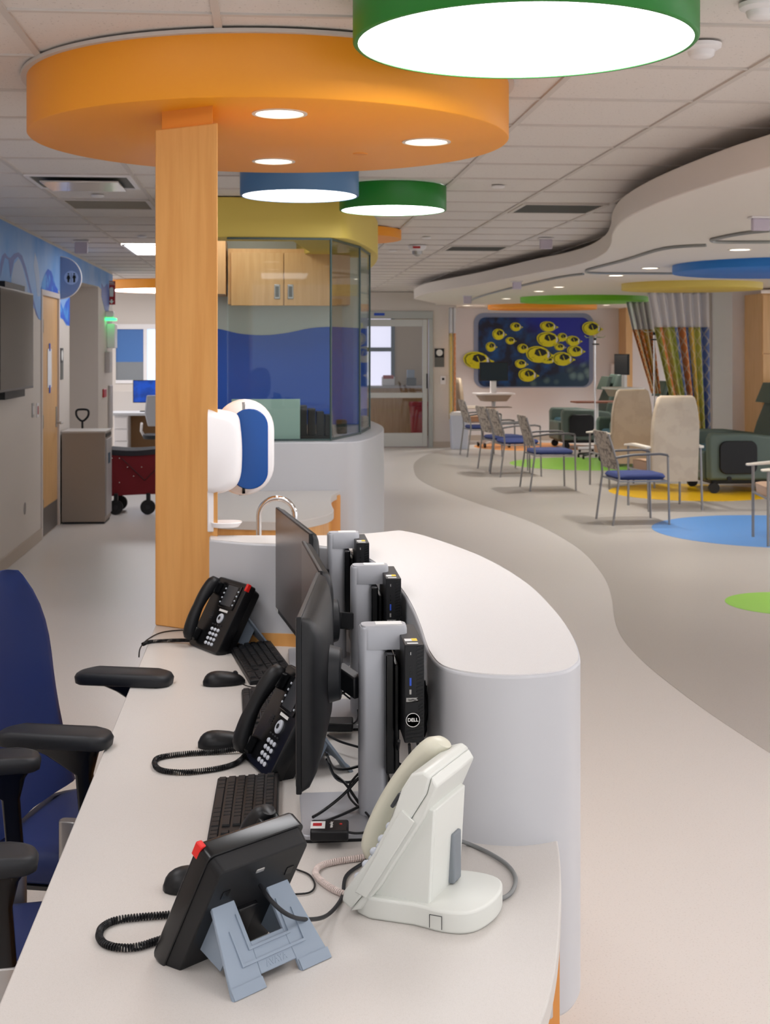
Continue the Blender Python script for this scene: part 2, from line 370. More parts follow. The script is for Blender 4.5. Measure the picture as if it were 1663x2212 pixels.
B().box(-.09, .09, -.08, .08, 0, .15).done('housing', M_dark, t, bevel=.015); B().box(-.08, .06, -.06, .06, .15, .3).done('rack', M_grey, t, bevel=.01)
# ================================================================ COLUMN, DISCS, CEILING FIXTURES
def disc_lamp(cx, cy, r, z0, z1, m, label, hang=False):
    t = thing('disc_light', label, 'ceiling light', (cx, cy, z0), group=None)
    B().ringl([(r-.014, 0), (r-.004, 0), (r, .004), (r, z1-z0), (r-.014, z1-z0)], 96).done('drum', m, t, smooth=50)
    B().lathe([(r-.014, .008), (r-.014, .003), (.01, .003)], 96).done('diffuser', M_emit, t)
    B().lathe([(r-.02, z1-z0-.01), (.01, z1-z0-.01)], 48).done('top_plate', m, t)
    return t
def ctr(xl_, xr_, yn, yf, z):
    zn = (z-HC)/((PY-yn)/F); zf = (z-HC)/((PY-yf)/F); zc = (zn+zf)/2
    a = ray(xl_, 0); c = ray(xr_, 0); return (a[0]+c[0])/2*zc, (a[1]+c[1])/2*zc, (xr_-xl_)/2/F*zc
zb = HC+.836
x, y, r = ctr(762, 1502, 5, 168, zb); disc_lamp(x, y, r, zb, CEIL, M_green, 'large green drum ceiling light nearest the camera')
x, y, r = ctr(519, 775, 408, 439, zb); disc_lamp(x, y, r, zb, CEIL, M_blued, 'blue drum ceiling light below the orange disc')
x, y, r = ctr(733, 964, 443, 467, zb); disc_lamp(x, y, r, zb, CEIL, M_green, 'smaller green drum ceiling light beside the blue one')
x, y, r = ctr(236, 500, 622, 637, zb); disc_lamp(x, y, r, zb+.01, CEIL, M_orange, 'far orange drum ceiling light beyond the restroom sign')
# big orange soffit disc
OZ = HC+.77
ox, oy, orr = ctr(75, 1097, 213, 372, OZ)
od = thing('orange_ceiling_disc', 'big round orange ceiling canopy over the nurse desk held by a maple column', 'ceiling disc', (ox, oy, OZ))
B().lathe([(.01, 0), (orr-.004, 0), (orr, .004), (orr, CEIL-OZ), (.01, CEIL-OZ)], 128).done('drum', M_orange, od, smooth=50)
B().lathe([(orr-.01, CEIL-OZ-.012), (orr+.02, CEIL-OZ-.012), (orr+.02, CEIL-OZ), (orr-.01, CEIL-OZ)], 128).done('ceiling_trim', M_grid, od)
def downlight(p, r, label, group, power=3.5):
    t = thing('downlight', label, 'downlight', p, group=group)
    B().lathe([(r, .02), (r+.012, .0), (r+.012, -.003), (r, -.004), (r-.004, .01)], 40).done('trim_ring', M_ring, t)
    B().lathe([(r-.003, .004), (r-.003, -.001), (.003, -.001)], 32).done('lens', M_emit2, t)
    l = bpy.data.lights.new('downlight_lamp', 'SPOT'); l.energy = power; l.spot_size = R(110); l.spot_blend = .6; l.shadow_soft_size = r; l.color = (1, .96, .9)
    lo = bpy.data.objects.new('downlight_lamp', l); lo.location = (p[0], p[1], p[2]-.02); C.objects.link(lo)
for (px, py, wpx, lb) in [(604, 245, 104, 'left of the two upper'), (921, 306, 92, 'rightmost'), (591, 348, 80, 'lowest in view, just right of the column')]:
    p = at_z(px, py, OZ); downlight(p, wpx/2/F*p.y, 'recessed downlight in the orange canopy, '+lb, 'downlights in the orange disc', 14)
p = at_z(778, 332, OZ); tag(B().lathe([(.03, 0), (.028, -.003), (.002, -.003)], 24, p).done('cover_plate', M_orange2), 'small flat orange blank cover on the underside of the orange canopy', 'cover plate')
# column
A_ = at_z(335.5, 1351, .762); B_ = at_z(449, 1367, .762); 
d4 = ray(470, 0); C_ = Vector((d4[0]*4.19, d4[1]*4.19)); d5 = ray(467, 0); D_ = Vector((d5[0]*4.62, d5[1]*4.62)); d6 = ray(342, 0); E_ = Vector((d6[0]*4.60, d6[1]*4.60))
col = thing('wooden_column', 'square maple veneer column rising from the desk to the orange canopy', 'column', (0, 0, 0))
poly = [(A_.x, A_.y), (B_.x, B_.y), (C_.x, C_.y), (D_.x, D_.y), (E_.x, E_.y)]
B().prism(poly, .7625, 2.36).done('shaft', M_maple, col, bevel=.004)
cxm = sum(q[0] for q in poly)/5; cym = sum(q[1] for q in poly)/5
B().prism([(cxm+(q[0]-cxm)*.82, cym+(q[1]-cym)*.82) for q in poly], 2.355, OZ+.002).done('capital', M_orange2, col, bevel=.002)
# yellow booth soffit
YS = 2.37
pts = [at_z(x, y, YS) for x, y in [(715, 514), (752, 516), (782, 527), (806, 541), (816, 553), (812, 568), (797, 583)]]
pts = smooth_line(pts, 4); sp = [(at_z(250, 518, YS).x, pts[0].y)]+[(q.x, q.y) for q in pts]+[(pts[-1].x-.5, pts[-1].y+1), (-1.1, pts[-1].y+1), (-1.1, pts[0].y+.1)]
sp = [(-.62, pts[0].y)]+[(q.x, q.y) for q in pts]+[(pts[-1].x-.10, pts[-1].y), (.14, 10.9), (.30, 9.9), (.16, pts[0].y+.30), (-.62, pts[0].y+.30)]
ring_in = [(cx_*.0, 0) for cx_ in ()]
sof = struct(B().prism(sp, YS+.0, CEIL).done('ceiling_soffit_yellow', M_yellow, bevel=.004))
# orange disc beyond booth
xx, yy, r_ = .0, 0, .58
dd = ray(866, 0); zc = 11.05; cx_ = dd[0]*zc-r_
t = tag(B().lathe([(.01, 0), (r_, 0), (r_, .072), (.01, .072)], 64, (cx_, dd[1]*zc, CEIL-.072)).done('ceiling_disc', M_orange), 'thin orange ceiling disc peeking out behind the yellow soffit', 'ceiling disc')
# white wave soffit
up = [(1900, 222), (1780, 253), (1663, 289), (1563, 322), (1445, 369.5), (1380, 402), (1340, 430), (1322, 460), (1319, 484), (1306, 508), (1271, 530), (1220, 546), (1162, 558), (1090, 575), (1021, 591), (960, 603), (915, 613), (894, 625)]
P1 = [at_z(x, y, HC+.90) for x, y in up]; low = [at_z(x, y, HC+.76) for x, y in [(905, 648), (940, 656)]]
P1 = smooth_line([Vector((q.x, q.y, 0)) for q in P1+low], 5)
SZ = HC+.76
wp = [(q.x, q.y) for q in P1]+[(P1[-1].x+.3, YM), (14, YM), (14, P1[0].y)]
struct(B().prism(wp, SZ, HC+.90).done('ceiling_soffit_wave', M_soff, bevel=.006))
def inset(pl, d):
    out = []; n = len(pl)
    for i in range(n):
        a, c = Vector(pl[i-1]), Vector(pl[(i+1) % n]); t = (c-a)
        if t.length < 1e-6: out.append(pl[i]); continue
        t.normalize(); out.append((pl[i][0]-t.y*d, pl[i][1]+t.x*d))
    return out
def area2(pl): return sum(pl[i-1][0]*pl[i][1]-pl[i][0]*pl[i-1][1] for i in range(len(pl)))/2
s_ = 1 if area2(wp) > 0 else -1
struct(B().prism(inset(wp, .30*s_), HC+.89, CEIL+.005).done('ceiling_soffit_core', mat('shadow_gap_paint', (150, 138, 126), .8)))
# curtain tracks under the wave soffit
def track(pts, label):
    b = B(); P = smooth_line([at_z(x, y, SZ-.012) for x, y in pts], 5); b.tube([(q.x, q.y, q.z) for q in P], .012, 6)
    tag(b.done('curtain_track', mat('track_grey', (150, 152, 150), .4, metal=.4)), label, 'curtain track')
track([(1663, 498), (1600, 505), (1545, 516), (1537, 520), (1560, 523), (1663, 523)], 'curved curtain track on the wave soffit nearest the right edge')
track([(1525, 530), (1435, 537), (1350, 562), (1280, 580), (1266, 586), (1290, 590), (1464, 591)], 'curved curtain track on the wave soffit left of the blue disc')
track([(1260, 592), (1215, 598), (1150, 612), (1075, 630), (1025, 645), (1010, 655)], 'long curtain track on the wave soffit above the lime disc')
for i, (px, py, wpx, lb) in enumerate([(1598, 539, 46, 'above the blue disc'), (1404, 579, 36, 'left of the blue disc'), (1330, 595, 33, 'above the yellow disc, left end'), (1207, 620, 26, 'above the lime disc'), (1164, 629, 24, 'beside the left end of the lime disc'), (1094, 645, 21, 'above the orange disc by the mural'), (1008, 660, 19, 'furthest left near the back wall'), (1309, 659, 18, 'right of the orange disc near the curtain')]):
    p = at_z(px, py, SZ); downlight(p, wpx/2/F*p.y, 'recessed downlight in the white wave soffit, '+lb, 'downlights in the wave soffit', 110)
def hdisc(xl_, yc, R_, m, label):
    dd_ = ray(xl_, 0); cx = dd_[0]*yc+R_; tag(B().lathe([(.01, 0), (R_-.004, 0), (R_, .004), (R_, .072), (.01, .072)], 96, (cx, dd_[1]*yc, HC+.688)).done('ceiling_disc', m, smooth=50), label, 'ceiling disc')
hdisc(1463, 11.85, 1.05, M_blue2, 'bright blue ceiling disc under the wave soffit')
hdisc(1347, 15.3, .79, M_yellow, 'pale yellow ceiling disc under the wave soffit')
hdisc(1126, 19.3, .915, M_lime, 'lime green ceiling disc under the wave soffit')
hdisc(1055, 22.7, .92, M_orange, 'orange ceiling disc nearest the fish mural')
# ceiling vents and panels (one grid cell each)
def cell(px, py): 
    p = at_z(px, py, CEIL); i = math.floor((p.x-XA)/TS); j = math.floor((p.y-YA)/TS); return XA+i*TS+.012, XA+(i+1)*TS-.012, YA+j*TS+.012, YA+(j+1)*TS-.012
def ventf(px, py, label, m, slats=9):
    x0, x1, y0, y1 = cell(px, py); t = thing('ceiling_vent', label, 'vent', ((x0+x1)/2, (y0+y1)/2, CEIL))
    hx, hy = (x1-x0)/2, (y1-y0)/2
    B().box(-hx, hx, -hy, hy, .0, .006).done('backing', m, t)
    b = B().box(-hx, hx, -hy, -hy+.03, -.006, .004).box(-hx, hx, hy-.03, hy, -.006, .004).box(-hx, -hx+.03, -hy+.031, hy-.031, -.006, .004).box(hx-.03, hx, -hy+.031, hy-.031, -.006, .004)
    b.done('frame', M_grid, t)
    b = B()
    for k in range(slats): yy_ = -hy+.05+k*(2*hy-.1)/(slats-1); b.box(-hx+.03, hx-.03, yy_-.004, yy_+.004, -.004, .002)
    b.done('louvres', m, t)
ventf(1200, 451, 'grey louvred ceiling vent left of the wave soffit bend', M_vent)
ventf(1020, 536, 'grey louvred ceiling vent further back beside the wave soffit', M_vent)
ventf(240, 445, 'taupe return air vent in the ceiling left of the column', M_vent2)
x0, x1, y0, y1 = cell(180, 395); t = thing('ceiling_diffuser', 'square plaque air diffuser in the ceiling below the orange canopy', 'air diffuser', ((x0+x1)/2, (y0+y1)/2, CEIL))
B().box(-.28, .28, -.28, .28, -.002, .006).done('throat', M_vent, t); B().box(-.22, .22, -.22, .22, -.03, -.02).done('plaque', mat('polished_plaque', (216, 210, 206), .15, metal=.7), t, bevel=.003)
B().box(-.295, .295, -.295, -.27, -.008, .003).box(-.295, .295, .27, .295, -.008, .003).box(-.295, -.27, -.269, .269, -.008, .003).box(.27, .295, -.269, .269, -.008, .003).done('frame', M_white, t)
def panel_light(x0, x1, y0, y1, label):
    t = thing('panel_light', label, 'ceiling light', ((x0+x1)/2, (y0+y1)/2, CEIL)); hx, hy = (x1-x0)/2, (y1-y0)/2
    B().box(-hx, hx, -hy, hy, -.004, .006).done('diffuser', M_emit, t)
    B().box(-hx-.01, -hx+.02, -hy+.021, hy-.021, -.008, .003).box(hx-.02, hx+.01, -hy+.021, hy-.021, -.008, .003).box(-hx, hx, -hy-.01, -hy+.02, -.008, .003).box(-hx, hx, hy-.02, hy+.01, -.008, .003).done('frame', M_white, t)
p = at_z(263, 528, CEIL); q = at_z(288, 549, CEIL); panel_light(p.x, p.x+.61, p.y, q.y, 'bright flat ceiling light panel left of the column')
for k, (x_, y_) in enumerate([(6.2, 8), (7.6, 12), (8.2, 17), (10, 21), (5.6, 4.5)]):  # unseen fill panels, added to brighten the far area
    t = thing('panel_light', 'added fill light panel under the wave soffit, unseen beyond the right edge, row %s' % ['two', 'three', 'four', 'five', 'one'][k], 'ceiling light', (x_, y_, SZ)); B().box(-.6, .6, -.6, .6, -.012, 0).done('diffuser', M_emit4, t); B().box(-.63, -.6, -.63, .63, -.016, 0).box(.6, .63, -.63, .63, -.016, 0).box(-.6, .6, -.63, -.6, -.016, 0).box(-.6, .6, .6, .63, -.016, 0).done('frame', M_white, t)
# small round things on the ceiling
for px, py, s, lb in [(1515, 118, 1, 'nearest, beside the big green drum light'), (1645, 8, 1, 'cut off at the top right corner')]:
    p = at_z(px, py-22 if py > 50 else py, CEIL); t = thing('smoke_detector', 'white smoke detector, '+lb, 'smoke detector', p)
    B().lathe([(.064, 0), (.062, -.012), (.045, -.022), (.04, -.022)], 32).done('base', M_white, t); B().lathe([(.045, -.02), (.042, -.028), (.04, -.036), (.03, -.044), (.004, -.046)], 32).done('sensor_head', M_white, t)
    B().lathe([(.0405, -.026), (.0405, -.033)], 32).done('slot', M_dark, t)
p = at_z(901, 531, CEIL); t = thing('fire_strobe', 'white ceiling alarm strobe with red lettering near the far vent', 'alarm strobe', p)
B().lathe([(.09, 0), (.08, -.03), (.05, -.05)], 24).done('base', M_white, t); B().lathe([(.05, -.05), (.045, -.08), (.01, -.1)], 20).done('lens', M_alu, t); B().box(-.05, .02, -.088, -.08, -.03, -.01).done('red_mark', M_red, t)
for px, py, lb in [(1076, 402, 'in front of the wave soffit bend'), (211, 422, 'between the diffuser and the return vent'), (921, 513, 'near the orange disc behind the booth'), (307, 510, 'in front of the flat light panel'), (848, 541, 'small, far down the corridor')]:
    p = at_z(px, py, CEIL); tag(B().lathe([(.04, .001), (.04, -.006), (.03, -.012), (.005, -.012)], 24, p).done('sprinkler_cap', M_white), 'flat round white sprinkler cover, '+lb, 'sprinkler')
for px, py, wpx, h_, z, lb in [(1180, 514, 34, 24, CEIL, 'by the wave soffit bend'), (1117, 607, 24, 18, SZ, 'left of the lime disc'), (1010, 638, 22, 18, SZ, 'far end of the wave soffit'), (1645, 467, 50, 32, SZ, 'at the right edge on the wave soffit'), (175, 520, 34, 27, CEIL, 'above the restroom sign')]:
    p = at_z(px, py, z); s = wpx/F*p.y; hh = h_/F*p.y; t = thing('call_light', 'white boxy signal light hanging from the ceiling, '+lb, 'signal light', p)
    B().box(-s/2, s/2, -.02, .06, -.012, 0).done('canopy', M_white, t, bevel=.003); B().box(-s*.4, s*.4, 0, .04, -hh, -.01).done('lens', mat('lilac_lens', (196, 186, 200), .4), t, bevel=.008)
# ================================================================ NURSE DESK (near)
outer = [(452, 1157), (600, 1157), (700, 1157), (790, 1153), (862, 1146), (905, 1154), (980, 1178), (1060, 1211), (1140, 1260), (1200, 1318), (1238, 1372), (1253, 1415), (1247, 1433), (1218, 1449), (1150, 1458), (1080, 1459), (1000, 1452), (950, 1437)]
inner = [(927, 1412), (917, 1390), (905, 1352), (890, 1315), (870, 1280), (838, 1240), (790, 1205), (720, 1184), (640, 1177), (540, 1174), (452, 1166)]
def flat(l, z): return [at_z(x, y, z).to_2d().to_3d() for x, y in l]
o1 = flat(outer, TOP); i1 = flat(inner, TOP)
o_a = smooth_line(o1[:5], 4); o_b = smooth_line(o1[4:]+i1, 5)
cp = [(q.x, q.y) for q in o_a[:-1]+o_b]
nc = thing('reception_counter', 'raised white curved transaction counter wrapping the nurse desk', 'counter', (0, 0, 0))
B().prism(cp, .44, TOP).done('body', M_solid2, nc, bevel=.006, seg=3)
s_ = 1 if area2(cp) > 0 else -1
B().prism([(x, y) for x, y in inset(cp, .004*s_)], TOP-.004, TOP+.0015).done('top_surface', M_solid, nc)
ii = smooth_line(i1, 5); ws = [q for q in ii if q.y > at_z(700, 1180, TOP).y-.02]
nn = [(q.x, q.y-.003) for q in ws]; B().prism(nn+[(q.x, q.y+.03) for q in ws[::-1]], DK, .80).done('wood_strip', M_maple, nc)
# base under the counter (recessed wood)
B().prism([(x, y) for x, y in inset(cp, .07*s_)], .0, .45).done('plinth', M_maple, nc)
# desk top
re = smooth_line(flat([(1203, 1806), (1209, 1850), (1212, 1905), (1211, 1960), (1206, 2040), (1196, 2110), (1182, 2170), (1166, 2212), (1110, 2350), (1010, 2520), (860, 2700)], DK), 5)
DX = -.365
inn = [(q.x+.01, q.y+.01) for q in ii[::-1] if q.x < .6]
ys = at_z(1000, 1453, TOP).y
desk = [(DX, 1.15)]+[(re[-1].x, 1.15)]+[(q.x, q.y) for q in re[::-1]]+[(re[0].x-.02, re[0].y+.12), (at_z(927, 1412, TOP).x+.05, at_z(927, 1412, TOP).y+.02)]
desk += [(q.x+.02, q.y+.015) for q in ii if q.x > -.45]+[(A_.x+.05, A_.y+.1), (A_.x-.0, A_.y+.01)]
dk = thing('nurse_desk', 'long pale laminate nurse desk carrying the phones and computers', 'desk', (0, 0, 0))
B().prism(desk, DK-.035, DK).done('desktop', M_lam, dk, bevel=.003)
s2 = 1 if area2(desk) > 0 else -1
B().prism([(x, y) for x, y in inset([(q.x, q.y) for q in re]+[(re[-1].x-.3, 1.2), (re[0].x-.3, re[0].y)], .028*(1 if area2([(q.x, q.y) for q in re]+[(re[-1].x-.3, 1.2), (re[0].x-.3, re[0].y)]) > 0 else -1))], 0, DK-.035).done('end_panel', M_maple, dk)
# dispensers on the column
def disp1():
    t = thing('soap_dispenser', 'white rounded soap dispenser fixed to the column above a drip tray', 'soap dispenser', (0, 0, 0))
    Y = 4.26; pr = [(450, 884), (478, 886), (505, 893), (515, 903), (519, 925), (522, 960), (522, 1000), (519, 1030), (508, 1050), (485, 1062), (465, 1065), (450, 1064)]
    P = [at_y(x, y, Y) for x, y in pr]; P = smooth_line(P, 3); cx = sum(q.x for q in P)/len(P); cz = sum(q.z for q in P)/len(P)
    rg = []
    for dy, s in [(-.055, .80), (-.045, .93), (-.02, 1), (.05, 1), (.06, .96)]:
        rg.append([((q.x-P[0].x)*s+P[0].x, Y+dy, (q.z-cz)*(s+.0)+cz) for q in P])
    B().loft(rg).done('cover', M_white, t, smooth=60)
    return t
disp1()
def disp2():
    t = thing('towel_dispenser', 'oval dispenser with dark blue window and white rim behind the column', 'dispenser', (0, 0, 0)); Y = 4.46
    def oval(x0, x1, y0, y1, r):
        a = at_y(x0, y1, Y); c = at_y(x1, y0, Y); return rr(c.x-a.x, c.z-a.z, r, 8, (a.x+c.x)/2, (a.z+c.z)/2)
    o = oval(462, 592, 863, 1067, .10); o2 = oval(466, 588, 867, 1063, .098); w1 = oval(500, 579, 881, 1053, .058)
    B().loft([[(x, Y-.06, z) for x, z in o2], [(x, Y-.05, z) for x, z in o], [(x, Y+.06, z) for x, z in o]]).done('rim', M_white, t, smooth=60)
    B().loft([[(x, Y-.064, z) for x, z in w1], [(x, Y-.05, z) for x, z in w1]]).done('window', M_bluewin, t, bevel=.003)
    a = at_y(520, 1067, Y); B().cyl((a.x, Y, a.z-.004), (a.x, Y, a.z+.01), .006).done('nozzle', M_dark, t)
disp2()
t = thing('drip_tray', 'white drip tray below the soap dispenser', 'tray', (0, 0, 0)); Y = 4.24
a = at_y(455, 1128, Y); c = at_y(523, 1128, Y); cz = a.z
B().loft([[(x, y, cz-.014) for x, y in rr((c.x-a.x)*.85, .07, .03, 5, (a.x+c.x)/2-.004, Y)], [(x, y, cz) for x, y in rr(c.x-a.x, .085, .035, 5, (a.x+c.x)/2, Y)], [(x, y, cz+.002) for x, y in rr((c.x-a.x)*.97, .08, .033, 5, (a.x+c.x)/2, Y)], [(x, y, cz-.006) for x, y in rr((c.x-a.x)*.85, .065, .03, 5, (a.x+c.x)/2, Y)]]).done('dish', M_white, t, smooth=50)
B().box(a.x-.01, a.x+.012, Y-.01, Y+.02, cz-.03, cz+.10).done('bracket', M_white, t, bevel=.004)
# sink counter behind the band + faucet
t = thing('sink_counter', 'low white counter hidden behind the desk that carries the gooseneck tap', 'counter', (0, 0, 0))
B().box(-.28, .02, 4.65, 5.35, .82, .86).done('countertop', M_lam, t, bevel=.004); B().box(-.26, .0, 4.68, 5.33, 0, .82).done('cabinet', M_maple, t)
Y = 4.98; a = at_y(559, 1100, Y).x; c = at_y(637, 1100, Y).x; rad = (c-a)/2; zt = at_y(600, 1076, Y).z-rad
fp_ = [(a, Y, .86), (a, Y, .95), (a, Y, zt)]+[(a+rad-rad*math.cos(k*PI/14), Y, zt+rad*math.sin(k*PI/14)) for k in range(1, 14)]+[(c, Y, zt), (c, Y, zt-.05)]
t = thing('faucet', 'chrome gooseneck tap behind the furthest monitor', 'faucet', (0, 0, 0)); B().tube(fp_, .0105, 14).done('spout', M_chrome, t, smooth=60); B().lathe([(.026, 0), (.024, .02), (.014, .03)], 24, (a, Y, .86)).done('base', M_chrome, t)
# ================================================================ BOOTH (middle distance)
fr = at_z(749, 955, TOP)
bp = [(749, 955), (777, 953), (805, 945), (822, 936), (829, 929), (827, 921), (815, 914), (799, 908), (780, 903)]
Pb = smooth_line([at_z(x, y, TOP) for x, y in bp], 4)
bpoly = [(-.62, fr.y)]+[(q.x, q.y) for q in Pb]+[(Pb[-1].x-.25, Pb[-1].y), (Pb[-1].x-.30, fr.y+.45), (-.62, fr.y+.45)]
bc = thing('booth_counter', 'white rounded counter under the glass booth', 'counter', (0, 0, 0))
B().prism(bpoly, 0, TOP).done('body', M_solid2, bc, bevel=.006)
GP = [at_z(490.5, 952, TOP+.001), at_z(714.5, 951.8, TOP+.001), at_z(777, 937.7, TOP+.001), at_z(798.4, 925.4, TOP+.001)]
GP[0].y = GP[1].y
gb = thing('glass_screen', 'frameless faceted glass screen standing on the booth counter', 'glass screen', (0, 0, 0))
for i in range(3):
    a, c = GP[i], GP[i+1]; dv = (c-a).normalized(); nv = Vector((-dv.y, dv.x, 0))*.006
    B().loft([[a, c, c+nv, a+nv], [Vector((q.x, q.y, YS-.001)) for q in (a, c, c+nv, a+nv)]]).done('pane', M_glass, gb, smooth=0)
    for zz in (TOP+.001, YS-.0135):
        qs = (a-nv, c-nv, c+nv*2, a+nv*2); B().loft([[Vector((q.x, q.y, zz)) for q in qs], [Vector((q.x, q.y, zz+.012)) for q in qs]]).done('channel', mat('glass_edge_green', (52, 74, 72), .3), gb)

for q in GP[1:]: B().cyl((q.x, q.y, TOP), (q.x, q.y, YS-.001), .007, n=8).done('joint', MC['glass_edge_green'], gb)
# booth back wall with wave
YW = 10.45
bx0, bx1 = -.68, at_y(793, 800, YW).x
struct(B().box(bx0, -.3, YW, YW+.1, 0, TOP).box(bx0, bx1, YW, YW+.1, TOP+.002, CEIL).done('wall_booth', M_cream))
wl = [(400, 700), (470, 710), (520, 721), (572, 724), (620, 719), (670, 709), (715, 706), (760, 708), (793, 710)]
wv = smooth_line([at_y(x, y, YW-.004) for x, y in wl], 5)
tag(B().loft([[(q.x, YW-.004, q.z) for q in wv]+[(bx1, YW-.004, TOP+.003), (wv[0].x, YW-.004, TOP+.003)], [(q.x, YW-.0005, q.z) for q in wv]+[(bx1, YW-.0005, TOP+.003), (wv[0].x, YW-.0005, TOP+.003)]]).done('wave_panel', M_wave, smooth=0), 'deep blue wave shaped wall panel inside the glass booth', 'wall panel')
cb = thing('wall_cabinet', 'maple two door wall cabinet inside the glass booth', 'cabinet', (0, 0, 0)); YC = 10.1
a = at_y(498, 660, YC); c = at_y(613, 660, YC); e = at_y(728, 660, YC); ct = YS+.04
B().box(a.x-.02, e.x+.1, YC+.02, YW-.005, a.z+.01, ct).done('carcass', M_maple2, cb)
for q0, q1, hx in ((a, c, c.x-.05), (c, e, c.x+.05)):
    dd_ = B().box(q0.x+.003, q1.x-.003, YC-.002, YC+.018, a.z, ct-.03).done('door', M_maple2, cb, bevel=.002)
    B().box(hx-.022, hx+.022, YC-.008, YC, a.z+.05, a.z+.16).done('handle', M_alu, dd_, bevel=.005); B().box(hx-.014, hx+.014, YC-.0095, YC-.002, a.z+.065, a.z+.145).done('handle_recess', M_vent, dd_, bevel=.003)
tag(B().box(-.66, at_y(487, 600, 10.0).x, 9.95, YW-.005, at_y(480, 635, 9.95).z, YS+.1).done('end_cabinet', M_maple2), 'plain maple cupboard end left of the two door cabinet in the booth', 'cabinet')
Yp = GP[1].y+.05
tag(B().box(at_y(500, 900, Yp).x, at_y(648, 900, Yp).x, Yp, Yp+.012, TOP, at_y(600, 862, Yp).z).done('desk_divider', M_sage, bevel=.002), 'pale green upright privacy panel behind the booth glass', 'panel')
t = thing('file_rack', 'black desktop file rack on the booth counter beside the green panel', 'file rack', (at_y(680, 940, Yp+.1).x, Yp+.12, TOP))
for k in range(4): B().box(-.10+k*.055, -.052+k*.055, -.08, .1, .03, .22-.02*k).done('divider', M_black, t, bevel=.003)
B().box(-.095, .12, -.08, .1, 0, .03).done('tray', M_black, t, bevel=.003)
boxthing('label_printer', 728, 750, 908, 938, Yp+.35, .15, M_dark, 'small dark printer inside the booth right of the glass corner', 'printer')
boxthing('paper_tray', 783, 797, 900, 925, 10.0, .2, M_edge, 'pale grey letter tray at the right end of the booth', 'tray')
# booth desk in front
dp = [(734, 1061), (718, 1069), (714, 1080), (717, 1092), (721, 1102), (712, 1110), (690, 1117), (647, 1125), (602, 1127), (530, 1126), (460, 1122), (440, 1110), (430, 1085)]
Pd = smooth_line([at_z(x, y, DK) for x, y in dp], 4)
dpoly = [(q.x, q.y) for q in Pd]+[(Pd[-1].x+.05, fr.y), (Pd[0].x, fr.y)]
t = thing('booth_desk', 'curved cream desktop on maple panels in front of the glass booth', 'desk', (0, 0, 0))
B().prism(dpoly, DK-.045, DK).done('desktop', M_lam, t, bevel=.003)
s3 = 1 if area2(dpoly) > 0 else -1
B().prism(inset(dpoly, .03*s3), 0, DK-.045).done('base_panel', M_maple, t)
B().prism([(Pd[0].x-.16, fr.y-.12), (Pd[0].x+.0, fr.y-.12), (Pd[0].x+.0, fr.y), (Pd[0].x-.16, fr.y)], 0, DK-.02).done('side_panel', M_maple, t)

# booth interior: unseen ceiling panel added to light it
def npanel(x0, x1, y0, y1, label, m=None):
    t = thing('panel_light', label, 'ceiling light', ((x0+x1)/2, (y0+y1)/2, CEIL)); hx, hy = (x1-x0)/2, (y1-y0)/2
    B().box(-hx, hx, -hy, hy, -.004, .006).done('diffuser', m or M_emit3, t)
npanel(-.4, .05, 9.3, 9.9, 'added unseen ceiling panel lighting the inside of the glass booth')
for k, (x_, y_) in enumerate([(-1.3, .6), (1.1, .6), (-1.3, 2.4), (2.3, 2.2), (-.1, -1.2), (3.4, .3)]):  # out-of-view panels above and behind the camera, added as fill light
    npanel(x_, x_+.6, y_, y_+1.2, 'added unseen ceiling fill panel %s the desk' % ['left behind', 'right behind', 'above and left of', 'above and right of', 'well behind', 'far right of'][k])
